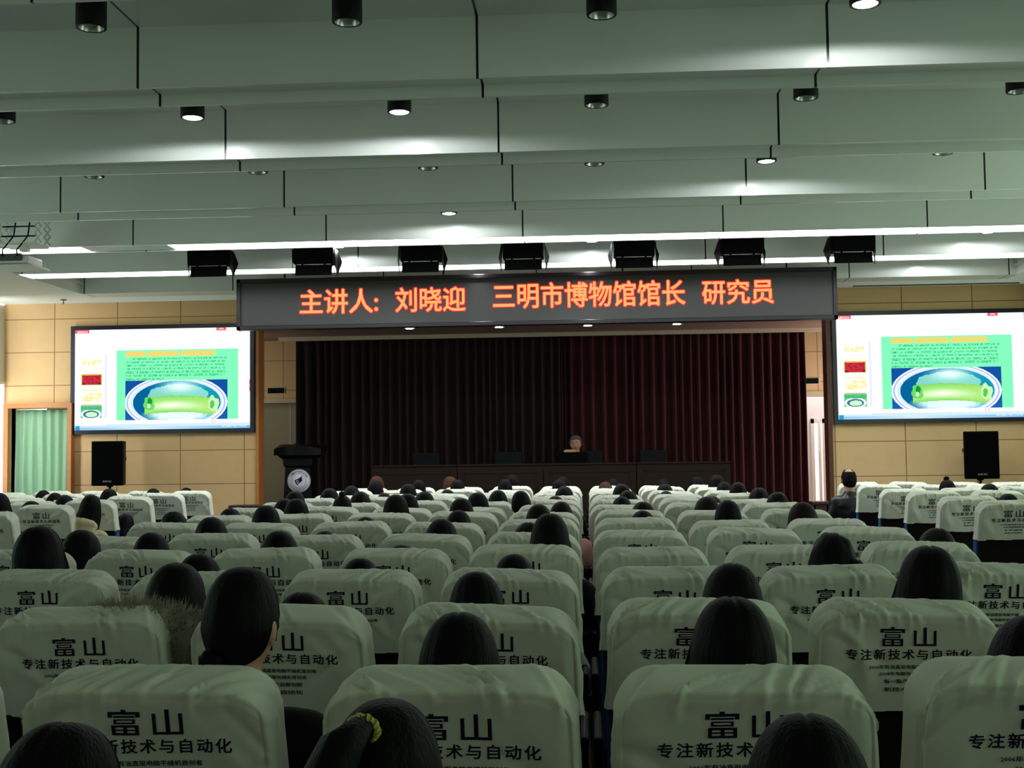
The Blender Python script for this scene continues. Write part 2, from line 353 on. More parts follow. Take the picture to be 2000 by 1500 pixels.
# ------------------------------------------------------------------ curtains
def curtain(name, p0, p1, z0, z1, m, folds, amp, label, cat='curtain', seed=0, group=None, scal=0):
    rnd = random.Random(seed); p0, p1 = Vector(p0), Vector(p1); d = p1-p0; L = d.length; d.normalize(); nrm = Vector((d.y, -d.x, 0))
    N, MZ = folds*10, 26; ph = [rnd.uniform(.7, 1.35) for _ in range(folds+2)]
    acc = np.cumsum([0]+ph); acc = acc/acc[folds]
    bm = bmesh.new(); grid = []
    for side in (0, 1):
        g = []
        for j in range(MZ+1):
            t = j/MZ; z = z1+(z0-z1)*t; row = []
            for i in range(N+1):
                u = i/N; k = np.searchsorted(acc, u, side='right')-1; k = min(k, folds-1); loc_ = (u-acc[k])/(acc[k+1]-acc[k])
                a_ = amp*(.45+.55*min(1, t*3+.25))*(.7+.5*ph[k % len(ph)]*.6)
                off = a_*math.cos(2*math.pi*loc_) + .012*math.sin(7*u+3*t*2+seed) + .006*noise.noise((u*30, t*4, seed))
                sway = .012*noise.noise((u*18, t*3, seed+9))
                zz = z - (scal*(.5-.5*math.cos(2*math.pi*loc_)) if j == 0 else 0)
                row.append(bm.verts.new(p0 + d*(u*L+sway*t) + nrm*(off+(-.004 if side else .004)) + Vector((0, 0, zz))))
            g.append(row)
        for j in range(MZ):
            for i in range(N):
                q = (g[j][i], g[j+1][i], g[j+1][i+1], g[j][i+1]); f = bm.faces.new(q if side == 0 else q[::-1]); f.smooth = True
        grid.append(g)
    for seq in ([(r[0]) for r in grid[0]], [(r[-1]) for r in grid[0]]): pass
    A, B = grid
    for j in range(MZ):
        for e in (0, -1): bm.faces.new((A[j][e], B[j][e], B[j+1][e], A[j+1][e]))
    for i in range(N):
        for e in (0, -1): bm.faces.new((A[e][i], A[e][i+1], B[e][i+1], B[e][i]))
    bmesh.ops.recalc_face_normals(bm, faces=bm.faces[:])
    o = obj(name, bm, m); tag(o, label, cat, group); return o
def clothmat(name, c, transl=0, rough=.85):
    m = mat(name, c, rough, 0, .08, 30)
    if transl:
        nt = m.node_tree; b = nt.nodes['Principled BSDF']; out = nt.nodes['Material Output']
        t = nt.nodes.new('ShaderNodeBsdfTranslucent'); t.inputs[0].default_value = (*c, 1); mx = nt.nodes.new('ShaderNodeMixShader'); mx.inputs[0].default_value = transl
        nt.links.new(b.outputs[0], mx.inputs[1]); nt.links.new(t.outputs[0], mx.inputs[2]); nt.links.new(mx.outputs[0], out.inputs['Surface'])
    return m
m_maroon = clothmat('maroon_velvet', (.060, .0050, .0085)); m_maroon_shaded = clothmat('maroon_velvet_shaded', (.018, .0045, .006))  # second one is the same velvet with shade put into its colour
m_greenc = clothmat('green_curtain_cloth', srgb((178, 212, 182)), .4)
cyy = 20.05; zt_ = 3.335
xa, xb, xc_ = at(580, 800, cyy).x, at(1100, 800, cyy).x, at(1573, 800, cyy).x
curtain('stage_curtain', (xa, cyy, 0), (xb+.05, cyy, 0), SZ+.01, zt_, m_maroon_shaded, 30, .075, 'maroon pleated stage curtain darkened for shade, left half of the stage back', seed=2)
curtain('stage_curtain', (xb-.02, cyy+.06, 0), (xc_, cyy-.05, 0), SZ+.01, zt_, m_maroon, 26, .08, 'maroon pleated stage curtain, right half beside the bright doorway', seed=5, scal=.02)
bm = bmesh.new(); add_box(bm, ((xa+xc_)/2, 19.84, 3.325), (xc_-xa+.5, .06, .065)); struct('trim_7', bm, mat('pale_rail', srgb((205, 195, 165)), .6), 'pale curtain rail across the stage')
curtain('green_curtain', (DX0+.02, YF+.12, 0), (DX1-.01, YF+.12, 0), .03, DZ-.02, m_greenc, 7, .035, 'green curtain hanging in the wood framed doorway at far left', seed=11)
curtain('green_curtain', (-8.655, 16.9, 0), (-8.655, 17.62, 0), .05, 3.74, m_greenc, 5, .022, 'green curtain along the left wall at the photo edge', seed=12)
# ------------------------------------------------------------------ ceiling lights
def downlight(px, py, X=None, Y=None, lit=False, label=''):
    zb_ = 3.865
    p = atz(px, py, zb_) if X is None else Vector((X, Y, zb_))
    t = thing('ceiling_downlight', label, 'ceiling light', (p.x, p.y, zb_), 'round black downlights on the ceiling')
    if 'base' not in DL:
        bm = bmesh.new(); H = ZC-zb_
        add_lathe(bm, [(.070, .0), (.084, .0), (.085, .004), (.085, H), (.0, H)], seg=32); DL['base'] = mesh_of(bm, 'can', m_black)
        bm = bmesh.new(); add_lathe(bm, [(.071, .002), (.066, .02), (.05, .05), (.03, .07), (.03, .085), (0, .085)], seg=32); DL['ref'] = mesh_of(bm, 'reflector', m_reflector)
        bm = bmesh.new(); add_lathe(bm, [(.069, .006), (.06, .002), (.0, .0)], seg=32); DL['lamp'] = mesh_of(bm, 'lamp', m_lampon)
    link('can', DL['base'], t)
    if lit:
        link('lamp_lens', DL['lamp'], t)
        l = bpy.data.lights.new('downlight_beam', 'SPOT'); l.energy = 26; l.spot_size = 3.14; l.spot_blend = .12; l.shadow_soft_size = .06; l.color = (.93, .97, 1)
        lo = bpy.data.objects.new('downlight_beam', l); COL.objects.link(lo); lo.location = (p.x, p.y, zb_-.004)
    else: link('reflector', DL['ref'], t)
    return t
DL = {}
for px, py, lit, lab in (
    (178, 55, 0, 'unlit black downlight at the top left corner, nearest row'), (678, 44, 0, 'unlit black downlight at the top, second from left in the nearest row'),
    (1175, 30, 0, 'unlit black downlight at the top, third from left in the nearest row'), (1690, 9, 1, 'glowing downlight at the very top right of the ceiling'),
    (6, 237, 0, 'unlit downlight cut by the left photo edge'), (376, 231, 1, 'glowing downlight left of centre in front of the second beam'),
    (780, 220, 1, 'glowing downlight nearest the centre in front of the second beam'), (1165, 206, 0, 'unlit black downlight near the centre, second row'),
    (1574, 192, 0, 'unlit black downlight right of centre, second row'), (1990, 179, 0, 'unlit black downlight cut by the right photo edge, second row'),
    (184, 346, 0, 'unlit downlight leftmost in the third row'), (504, 337, 0, 'unlit downlight second from left in the third row'), (836, 329, 0, 'unlit downlight third from left in the third row'),
    (1161, 321, 0, 'unlit downlight fourth from left in the third row'), (1497, 316, 1, 'glowing downlight in the third row beneath the second beam'), (1842, 300, 0, 'unlit downlight rightmost in the third row')):
    downlight(px, py, lit=bool(lit), label=lab)
for px, py, yb, lab in ((895, 443, 12.80, 'glowing downlight hidden behind the third beam'), (690, 500, 14.66, 'glowing downlight between the light strips, left'), (1155, 490, 14.66, 'glowing downlight between the light strips, centre'),
                        (1880, 473, 14.66, 'glowing downlight between the light strips, right'), (945, 531, 16.55, 'glowing downlight above the red-lettered banner, left'), (1150, 533, 16.55, 'glowing downlight above the red-lettered banner, centre'), (1790, 517, 16.55, 'glowing downlight before the last beam at right')):
    downlight(0, 0, X=at(px, py, yb+.47).x, Y=yb-.47, lit=True, label=lab)
def strip(y, segs, lab):
    for i, (x0, x1, lit) in enumerate(segs):
        t = thing('fluorescent_tube', '%s fluorescent tube in the %s light strip, number %d from the left' % ('lit white' if lit else 'dark unlit', lab, i+1), 'ceiling light', ((x0+x1)/2, y+.21, ZS), 'fluorescent tubes of the ceiling light strips')
        bm = bmesh.new(); add_box(bm, (0, -.01, .018), (x1-x0-.01, .345, .022)); bevel(bm, .006, 1); obj('tube', bm, m_tube if lit else m_tubeoff, t)
        
        for s in (-1, 1): bm = bmesh.new(); add_box(bm, (s*((x1-x0)/2-.012), 0, .052), (.02, .30, .045)); obj('end_cap', bm, m_white, t)
dk0, dk1 = at(165, 487, 13.0).x, at(335, 482, 13.0).x
def segs(x0, x1, n, lit=True): return [(x0+(x1-x0)*i/n, x0+(x1-x0)*(i+1)/n, lit) for i in range(n)]
strip(12.80, segs(RXL, dk0, 1)+[(dk0, dk1, False)]+segs(dk1, RXR, 8), 'nearer')
strip(14.66, segs(RXL, RXR, 10), 'farther')
# stage ceiling downlights
for i, (px, py) in enumerate(((800, 641.5), (975, 639), (1148, 636), (1322, 633))):
    p = atz(px, py, 3.355)
    t = thing('stage_downlight', '%s small glowing downlight in the stage ceiling below the banner' % ['leftmost', 'second from left', 'third from left', 'rightmost'][i], 'ceiling light', (p.x, p.y, 3.355), 'stage ceiling downlights')
    bm = bmesh.new(); add_lathe(bm, [(.062, .004), (.085, -.006), (.092, .0)], seg=28); obj('trim_ring', bm, m_white, t)
    bm = bmesh.new(); add_lathe(bm, [(.064, .0), (.05, -.006), (0, -.01)], seg=28); obj('lamp_lens', bm, m_lampon, t)
    l = bpy.data.lights.new('stage_beam', 'SPOT'); l.energy = 6; l.spot_size = 2.2; l.spot_blend = .7; l.shadow_soft_size = .06; l.color = (1, .93, .85)
    lo = bpy.data.objects.new('stage_beam', l); COL.objects.link(lo); lo.location = (p.x, p.y, 3.33)
# fire sprinkler on the left soffit
p = atz(124, 585, ZS); t = thing('fire_sprinkler', 'small sprinkler head on the white soffit above the left screen', 'sprinkler', p)
bm = bmesh.new(); add_lathe(bm, [(.05, -.001), (.045, -.012), (.02, -.018), (0, -.018)]); obj('escutcheon', bm, mat('dull_brass', (.30, .22, .15), .4, .6), t)
bm = bmesh.new(); add_tube(bm, [(0, 0, -.015), (0, 0, -.06)], .008); add_lathe(bm, [(.0, -.06), (.022, -.06), (.022, -.064), (0, -.064)]); obj('deflector', bm, mat('dull_brass', (.3, .22, .15), .4), t)
# ================================================================== SCREENS, SIGNS, STAGE FURNITURE
def slide_colors(NX, NY):
    u, v = np.meshgrid((np.arange(NX)+.5)/NX, (np.arange(NY)+.5)/NY); C = np.ones((NY, NX, 3))*np.array([.985, .992, 1.0])
    rng = np.random.default_rng(3)
    def smooth(a, k):
        for _ in range(k): a = (a+np.roll(a, 1, 0)+np.roll(a, -1, 0)+np.roll(a, 1, 1)+np.roll(a, -1, 1))/5
        return a
    nz = smooth(rng.random((NY, NX)), 2); nz = (nz-nz.mean())/nz.std(); nb = smooth(rng.random((NY, NX)), 14); nb = (nb-nb.mean())/nb.std(); fine = rng.random((NY, NX))
    def put(mask, c, a=1.0):
        m = (mask*a)[..., None] if not np.isscalar(a) or True else mask
        C[:] = C*(1-m)+np.array(c)/255*m
    rect = lambda a, b, c, d: ((u >= a) & (u < b) & (v >= c) & (v < d)).astype(float)
    put(rect(0, .082, 0, .032), (228, 96, 116)); put(rect(.012, .07, .01, .026)*(fine > .45), (255, 225, 228)); put(rect(.808, .862, 0, .03), (226, 92, 112)); put(rect(.825, .85, .006, .02)*(fine > .4), (255, 230, 230))
    put(rect(0, 1, .21, .93), (250, 251, 255)); put(rect(.172, .183, .25, .88), (228, 228, 246)); put(rect(.982, .992, .22, .9), (236, 238, 250))
    put(rect(.035, .16, .27, .9), (255, 254, 240))
    put(rect(.045, .148, .305, .35)*(nz > .0), (246, 226, 120), .9); put(rect(.043, .075, .285, .292), (235, 225, 170))
    put(rect(.043, .152, .63, .71)*(nz > .1), (246, 224, 112), .9); put(rect(.04, .15, .60, .607), (240, 225, 180))
    put(rect(.037, .155, .44, .552), (238, 190, 80)); put(rect(.042, .150, .452, .547), (196, 48, 62)); put(rect(.042, .150, .452, .547)*(nz > .3), (160, 30, 48), .8)
    ell = lambda cx, cy, a, b: ((u-cx)/a)**2+((v-cy)/b)**2
    put(rect(.042, .150, .452, .547)*(ell(.096, .495, .062, .056) > 1), (84, 26, 30))
    put(rect(.033, .155, .752, .88), (96, 205, 140)); put(rect(.04, .15, .742, .752), (236, 190, 170)); put(rect(.033, .155, .765, .80)*(fine > .5), (60, 160, 100))
    put(rect(.035, .153, .80, .88)*(ell(.094, .842, .058, .05) < 1), (240, 250, 255)); put(rect(.035, .153, .80, .88)*(ell(.094, .842, .046, .038) < 1), (60, 120, 130)); put(rect(.035, .153, .8, .88)*(ell(.096, .845, .034, .026) < 1), (200, 245, 205))
    put(rect(.24, .932, .212, .905), (128, 255, 184))
    ch = ((u*NX).astype(int)//3); put(rect(.292, .803, .222, .278)*(1-rect(.402, .418, .2, .25))*(1-rect(.594, .612, .2, .25)), (196, 226, 120), .8)
    put(rect(.292, .803, .226, .276)*((fine > .28))*(1-rect(.402, .418, .2, .3))*(1-rect(.594, .612, .2, .3)), (255, 200, 105))
    for k in range(7):
        v0 = .288+.0335*k; x0 = .325 if k == 0 else .292; x1 = .51 if k == 6 else (.872 if k == 0 else .858)
        L = rect(x0, x1, v0, v0+.020); glyph = ((ch*7+k*13) % 11 > 1).astype(float); put(L*(fine > .38)*glyph, (52, 168, 112), .85)
    ph = rect(.290, .872, .515, .905); cx, cy = .578, .737
    put(ph, (18, 78, 158)); put(ph*np.clip((v-.7)*3, 0, 1), (58, 120, 205), .5)
    put(ph*(ell(cx, cy, .292, .268) < 1), (244, 250, 255)); put(ph*(ell(cx, cy, .283, .256) < 1), (176, 196, 232)); put(ph*(ell(cx, cy, .272, .244) < 1), (246, 252, 255)); put(ph*(ell(cx, cy, .264, .236) < 1), (214, 230, 246))
    inn = ph*(ell(cx+.005, cy, .250, .215) < 1); put(inn, (4, 96, 150)); put(inn*np.clip((u-.42)*5, 0, 1), (22, 160, 188), .8)
    put(inn*(ell(cx+.01, cy-.08, .17, .10)+.05*nb < 1), (150, 226, 205), .85); put(inn*np.exp(-((u-.60)/.09)**2-((v-.575)/.055)**2), (235, 255, 250))
    put(inn*np.clip(1.35-ell(cx+.015, cy+.125, .19, .075)-.04*nb, 0, 1), (226, 255, 246))
    yc = cy+.012+.5*(u-cx)**2*1.4; roll = inn*((np.abs(v-yc) < .083+.0012*nb) & (u > .40) & (u < .815)); put(roll, (140, 222, 104)); put(roll*np.clip((u-.6)*4, 0, 1), (184, 226, 110), .8)
    put(roll*np.exp(-((v-yc-.012)/.040)**2-((u-.560)/.15)**2), (246, 255, 226)); put(roll*np.clip((np.abs(v-yc)-.058)*30, 0, 1), (122, 190, 92), .6); put(roll*(nz > 1.3), (206, 240, 160), .25)
    put(inn*(ell(.425, cy+.01, .030, .07)+.15*nb < 1), (106, 214, 100)); put(inn*(ell(.43, cy-.012, .012, .04)+.2*nb < 1), (16, 150, 62)); put(inn*(ell(.425, cy+.03, .010, .022) < 1), (214, 250, 180))
    put(inn*(ell(.79, cy+.015, .030, .075)+.2*nb < 1), (196, 248, 176)); put(inn*(ell(.785, cy+.02, .012, .04)+.4*nb < 1), (96, 190, 92))
    put(rect(0, 1, .955, 1), (205, 232, 250)); put(rect(0, 1, .972, 1)*np.clip(np.abs(u-.4)*1.6, 0, 1), (96, 170, 222), .9); put(rect(.005, .03, .958, .998), (40, 150, 205)); put(rect(.18, 1, .945, .951), (188, 206, 216), .6)
    put(rect(.78, .802, .915, .94), (236, 190, 205)); put(rect(.785, .797, .92, .934), (250, 250, 255)); put(rect(.703, .708, .92, .93), (240, 200, 210)); put(rect(.73, .735, .92, .93), (240, 200, 210))
    put(rect(.9945, 1, .52, .575)+rect(.9945, 1, .585, .635), (232, 60, 92)); put(rect(.84, .98, .965, .985)*(fine > .6), (240, 250, 255), .8)
    return np.clip(C, 0, 1)
m_screen = bpy.data.materials.new('lit_screen_image'); m_screen.use_nodes = True
_nt = m_screen.node_tree; _nt.nodes.remove(_nt.nodes['Principled BSDF']); _e = _nt.nodes.new('ShaderNodeEmission'); _a = _nt.nodes.new('ShaderNodeVertexColor'); _a.layer_name = 'picture'
_nt.links.new(_a.outputs[0], _e.inputs[0]); _e.inputs[1].default_value = 1.12; _nt.links.new(_e.outputs[0], _nt.nodes['Material Output'].inputs['Surface'])
SW, SH = 2.66, 1.50
def screen_mesh():
    NX, NY = 380, 214; C = slide_colors(NX, NY); lin = np.where(C <= .04045, C/12.92, ((C+.055)/1.055)**2.4)
    xs = np.linspace(-SW/2, SW/2, NX+1); zs = np.linspace(SH/2, -SH/2, NY+1); X, Z = np.meshgrid(xs, zs)
    co = np.stack([X.ravel(), np.zeros(X.size), Z.ravel()], 1); i, j = np.meshgrid(np.arange(NX), np.arange(NY)); a = (j*(NX+1)+i).ravel()
    faces = np.stack([a, a+NX+1, a+NX+2, a+1], 1)
    me = bpy.data.meshes.new('display'); me.from_pydata(co.tolist(), [], faces.tolist())
    col = me.color_attributes.new('picture', 'FLOAT_COLOR', 'CORNER'); v = np.ones((NX*NY, 4)); v[:, :3] = lin.reshape(-1, 3)
    col.data.foreach_set('color', np.repeat(v, 4, 0).ravel()); me.materials.append(m_screen); return me
SCR = screen_mesh()
def screen(xc, zc, lab):
    t = thing('wall_screen', lab, 'screen', (xc, YF-.005, zc), 'pair of lit wall screens')
    link('display', SCR, t, (0, -.062, 0))
    bm = bmesh.new(); b_ = .06
    for c, s in (((0, -.04, SH/2+b_/2), (SW+2*b_, .08, b_)), ((0, -.04, -SH/2-b_/2), (SW+2*b_, .08, b_)), ((-SW/2-b_/2, -.04, 0), (b_, .08, SH)), ((SW/2+b_/2, -.04, 0), (b_, .08, SH))): add_box(bm, c, s)
    add_box(bm, (0, -.02, 0), (SW, .04, SH)); obj('bezel', bm, m_bezel, t)
screen((-7.645-4.865)/2, (3.392+1.785)/2, 'lit wall screen left of the stage showing a green slide with a plate')
screen(3.60+1.39, (3.392+1.785)/2, 'lit wall screen right of the stage showing a green slide with a plate')

# ---- the long LED banner, hung in the last ceiling recess
BY = 16.1
b0, b1 = at(462, 645.5, BY), at(1637, 622.5, BY); bt = (at(462, 547, BY).z+at(1637, 519.5, BY).z)/2; bb = (b0.z+b1.z)/2
t = thing('led_banner_sign', 'long dark banner display with glowing red and orange Chinese lettering', 'sign', ((b0.x+b1.x)/2, BY, bb))
bw, bh = b1.x-b0.x, bt-bb
bm = bmesh.new(); f_ = .055
for c, s in (((0, .06, bh-f_/2), (bw, .14, f_)), ((0, .06, f_/2), (bw, .14, f_)), ((-bw/2+f_/2, .06, bh/2), (f_, .14, bh)), ((bw/2-f_/2, .06, bh/2), (f_, .14, bh)), ((0, .10, bh/2), (bw-.05, .06, bh-.05))): add_box(bm, c, s)
bevel(bm, .006, 1); obj('frame', bm, m_led_frame, t)
bm = bmesh.new(); add_quad(bm, [(-bw/2+f_, .02, f_), (bw/2-f_, .02, f_), (bw/2-f_, .02, bh-f_), (-bw/2+f_, .02, bh-f_)])
xc = (b0.x+b1.x)/2
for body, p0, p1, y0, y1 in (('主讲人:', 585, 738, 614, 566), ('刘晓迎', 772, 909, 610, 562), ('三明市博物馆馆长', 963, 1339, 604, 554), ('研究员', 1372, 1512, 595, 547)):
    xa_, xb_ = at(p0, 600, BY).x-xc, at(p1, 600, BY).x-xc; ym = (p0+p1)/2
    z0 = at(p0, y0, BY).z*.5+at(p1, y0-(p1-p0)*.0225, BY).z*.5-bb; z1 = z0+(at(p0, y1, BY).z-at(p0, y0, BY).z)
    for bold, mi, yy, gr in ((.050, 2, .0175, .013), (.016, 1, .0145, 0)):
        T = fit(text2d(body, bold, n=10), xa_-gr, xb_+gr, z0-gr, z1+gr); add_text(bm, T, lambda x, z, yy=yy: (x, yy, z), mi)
obj('display', bm, [m_led_panel, m_led_core, m_led_halo], t)
bm = bmesh.new()
for x in (-bw*.42, -bw*.15, bw*.15, bw*.42): add_tube(bm, [(x, .08, bh-.01), (x, .08, ZC-bb)], .012, 10)
obj('hanger', bm, m_black, t)

# ---- black stage floodlights under the ceiling between the two light strips
FL = {}
def floodlight(px, py, lab):
    p = at(px, py, 14.05); t = thing('stage_floodlight', lab, 'stage light', (p.x, p.y, p.z), 'black floodlights between the ceiling light strips')
    if not FL:
        bm = bmesh.new(); v = add_box(bm, (0, .02, .0), (.47, .20, .19)); bevel(bm, .015, 2); FL['housing'] = mesh_of(bm, 'housing', m_blackplastic)
        bm = bmesh.new(); add_box(bm, (0, -.045, -.165), (.43, .008, .13), Matrix.Rotation(math.radians(-14), 3, 'X'))
        for x in (-.13, .13): add_tube(bm, [(x, -.06, -.095), (x, -.06, -.115)], .012, 8)
        FL['bottom_flap'] = mesh_of(bm, 'flap', m_blackplastic)
        for s in (-1, 1):
            bm = bmesh.new(); x = s*.245; q = [(x, -.06, .085), (x, .13, .085), (x+s*.045, .15, -.05), (x+s*.012, .05, -.23), (x, -.05, -.09)]
            a = [bm.verts.new(k) for k in q]; b = [bm.verts.new((k[0]+s*.006, k[1], k[2])) for k in q]; bm.faces.new(a); bm.faces.new(b[::-1])
            for i in range(5): bm.faces.new((a[i], a[(i+1) % 5], b[(i+1) % 5], b[i]))
            bmesh.ops.recalc_face_normals(bm, faces=bm.faces[:]); FL['side%d' % s] = mesh_of(bm, 'side_flap', m_blackplastic)
        bm = bmesh.new(); add_tube(bm, [(0, .02, .09), (0, .02, .40)], .018, 10); add_box(bm, (0, .02, .11), (.3, .05, .02)); FL['yoke'] = mesh_of(bm, 'yoke', m_black)
        bm = bmesh.new(); add_box(bm, (0, .03, -.098), (.40, .14, .01)); FL['lens'] = mesh_of(bm, 'lens', m_reflector)
    for k, nm in (('housing', 'housing'), ('bottom_flap', 'barn_door'), ('side-1', 'barn_door'), ('side1', 'barn_door'), ('yoke', 'yoke'), ('lens', 'lens')): link(nm, FL[k], t)
    t.location.z = p.z
    return t
for i, (px, py) in enumerate(((410, 504), (614, 501), (822, 495), (1022, 490), (1238, 486), (1448, 481), (1664, 476))):
    floodlight(px, py, 'black stage floodlight, %s of the seven in the row' % ['leftmost', 'second from left', 'third from left', 'middle one', 'third from right', 'second from right', 'rightmost'][i])

# ---- projector on its lift at the left edge
PY = 12.2
p = at(30, 506, PY)
t = thing('projector', 'white ceiling projector with dark rear panel at the left photo edge', 'projector', p)
k_ = PY/2400
bm = bmesh.new(); add_box(bm, (-.02, .12, -.01), (.36, .34, .085)); bevel(bm, .02, 2); obj('body', bm, m_white, t)
bm = bmesh.new(); add_box(bm, (-.03, -.055, .012), (.25, .03, .075)); bevel(bm, .008, 1)
for x in (-.1, -.05, .02): add_box(bm, (x, -.072, .01), (.03, .006, .02))
obj('connector_panel', bm, m_grey, t)
bm = bmesh.new(); add_box(bm, (0, .12, -.075), (.44, .40, .02)); obj('base_plate', bm, m_white, t)
for x in (-.1, .05):
    bm = bmesh.new(); add_tube(bm, [(x, -.07, .02), (x+.01, -.10, .08), (x+.04, -.05, .15), (x+.08, .0, .24), (x+.09, .02, .40)], .008, 8); obj('cable', bm, m_black, t)
p2 = at(44, 480, PY)
t2 = thing('projector_lift', 'white scissor lift with lattice side holding the projector', 'lift', p2)
bm = bmesh.new(); add_box(bm, (-.05, .12, .02), (.40, .34, .02)); obj('platform', bm, m_white, t2)
for sx in (-.24, .17):
    for yy in (-.02, .2):
        bm = bmesh.new(); n_ = 5; z0, z1 = .03, ZC-p2.z-.02
        for i in range(n_):
            a, b = z0+(z1-z0)*i/n_, z0+(z1-z0)*(i+1)/n_
            for s in (-1, 1): add_tube(bm, [(sx+.03*s, yy+.01*s, a), (sx-.03*s, yy+.01*s, b)], .008, 6)
        obj('lattice', bm, m_white, t2)
for z in (.10, .20):
    bm = bmesh.new(); add_tube(bm, [(-.27, .0, z), (.14, .0, z)], .008, 8); obj('rail', bm, m_black, t2)
bm = bmesh.new(); add_box(bm, (-.04, .1, ZC-p2.z-.012), (.56, .4, .02)); obj('top_plate', bm, m_white, t2)
bm = bmesh.new(); add_box(bm, (-.04, .14, -.01), (.08, .08, .06)); obj('bracket', bm, m_white, t2)

# ---- loudspeakers on pole stands
def speaker(px0, px1, py0, py1, Y, rz, lab, labs):
    a, b = at(px0, py1, Y), at(px1, py0, Y); wd, ht = b.x-a.x, b.z-a.z; x = (a.x+b.x)/2
    t = thing('loudspeaker', lab, 'loudspeaker', (x, Y+.2, a.z), 'loudspeakers on pole stands', rz)
    bm = bmesh.new(); V = []
    for z in (0, ht):
        for q in ((-wd/2, -.14), (wd/2, -.14), (wd/2*.72, .24), (-wd/2*.72, .24)): V.append(bm.verts.new((q[0], q[1], z)))
    bm.faces.new(V[3::-1]); bm.faces.new(V[4:])
    for i in range(4): bm.faces.new((V[i], V[(i+1) % 4], V[4+(i+1) % 4], V[4+i]))
    bevel(bm, .015, 2); obj('cabinet', bm, m_blackplastic, t)
    bm = bmesh.new(); add_box(bm, (0, -.148, ht/2), (wd-.03, .018, ht-.03)); bevel(bm, .006, 1)
    T = fit(text2d('AKAI', .02), -.062, .062, .052, .077); add_text(bm, T, lambda x_, z_: (x_, -.1585, z_), 1)
    obj('grille', bm, [m_blackgrille, mat('silver_lettering', (.55, .58, .55), .4)], t)
    bm = bmesh.new()
    for s in (-1, 1): add_box(bm, (s*(wd/2*.86+.004), .05, ht*.6), (.012, .12, .05))
    obj('handle', bm, m_black, t)
    s = thing('speaker_stand', labs, 'stand', (x, Y+.2, 0), 'speaker pole stands')
    bm = bmesh.new(); add_tube(bm, [(0, 0, .12), (0, 0, a.z-.02)], .018, 12); obj('pole', bm, m_black, s)
    bm = bmesh.new(); add_lathe(bm, [(0, a.z-.02), (.045, a.z-.02), (.045, a.z-.004), (0, a.z-.004)]); add_lathe(bm, [(.0, a.z*.62), (.03, a.z*.62), (.03, a.z*.62+.06), (0, a.z*.62+.06)]); obj('collar', bm, m_black, s)
    for k in range(3):
        an = k*2.094+.5; bm = bmesh.new(); add_tube(bm, [(0, 0, .5), (.42*math.cos(an), .42*math.sin(an), .012)], .012, 8); obj('leg', bm, m_black, s)
speaker(173.5, 235, 861, 949.5, 17.25, .10, 'black loudspeaker on a pole below the left screen', 'black pole stand under the left loudspeaker')
speaker(1890, 1955, 841.5, 936, 17.1, -.12, 'black loudspeaker on a pole below the right screen', 'black pole stand under the right loudspeaker')

# ---- lectern with a round white emblem
LY = 18.5
c = at(586, 900, LY); k_ = LY/2400
t = thing('lectern', 'black lectern with a round white emblem at the left of the stage', 'lectern', (c.x, LY, SZ))
ztop = at(585, 870, LY).z-SZ
def zz(py): return at(585, py, LY).z-SZ
bm = bmesh.new(); N = 16; wl = (630-537)/2*k_
prof = []
for i in range(N+1):
    u = i/N*2-1; prof.append((u*wl, -.30+.12*u*u))
for z, dz in ((zz(888), 0), (zz(873), 1)):
    pass
lo = [bm.verts.new((x, y, zz(889)+.015*0)) for x, y in prof]+[bm.verts.new((wl, .22, zz(889))), bm.verts.new((-wl, .22, zz(889)))]
hi = [bm.verts.new((x, y, zz(877)+.05*(1-(x/wl)**2))) for x, y in prof]+[bm.verts.new((wl, .22, zz(874)+.05)), bm.verts.new((-wl, .22, zz(874)+.05))]
bm.faces.new(lo[::-1]); bm.faces.new(hi)
for i in range(len(lo)): bm.faces.new((lo[i], lo[(i+1) % len(lo)], hi[(i+1) % len(lo)], hi[i]))
bmesh.ops.recalc_face_normals(bm, faces=bm.faces[:]); obj('top', bm, mat('black_lacquer', (.003, .003, .0035), .4, spec=.15), t)
def frust(bm, z0, z1, w0, w1, d0, d1):
    V = [bm.verts.new((sx*ww, sy*dd, z)) for z, ww, dd in ((z0, w0, d0), (z1, w1, d1)) for sx, sy in ((-1, -1), (1, -1), (1, 1), (-1, 1))]
    bm.faces.new(V[3::-1]); bm.faces.new(V[4:])
    for i in range(4): bm.faces.new((V[i], V[(i+1) % 4], V[4+(i+1) % 4], V[4+i]))
bm = bmesh.new(); frust(bm, zz(896), zz(889), .24, .30, .16, .2); frust(bm, zz(909), zz(896), .215, .23, .16, .16); frust(bm, zz(913), zz(909), .19, .215, .14, .16); obj('neck', bm, mat('black_lacquer', (0, 0, 0)), t)
bm = bmesh.new(); frust(bm, .04, zz(913), .235, .19, .17, .15); obj('column', bm, mat('black_lacquer', (0, 0, 0)), t)
bm = bmesh.new(); add_box(bm, (0, 0, .02), (.60, .46, .04)); obj('base', bm, mat('black_lacquer', (0, 0, 0)), t)
ec = at(583.5, 939.5, LY-.19); er = 23*k_
bm = bmesh.new(); ex, ez = ec.x-c.x, ec.z-SZ; yv = -.185
add_lathe(bm, [(0, 0), (er, 0), (er, .02), (0, .02)], seg=48)
bmesh.ops.rotate(bm, cent=(0, 0, 0), matrix=Matrix.Rotation(math.radians(-90), 3, 'X'), verts=bm.verts[:]); bmesh.ops.translate(bm, vec=(ex, yv, ez), verts=bm.verts[:])
yf = yv-.0015
def ringq(r0, r1, mi, n=48):
    for i in range(n):
        a, b = 2*math.pi*i/n, 2*math.pi*(i+1)/n; add_quad(bm, [(ex+r*math.cos(x), yf, ez+r*math.sin(x)) for r, x in ((r0, a), (r0, b), (r1, b), (r1, a))], mi)
ringq(er*.60, er*.625, 1); ringq(er*.955, er*.985, 1)
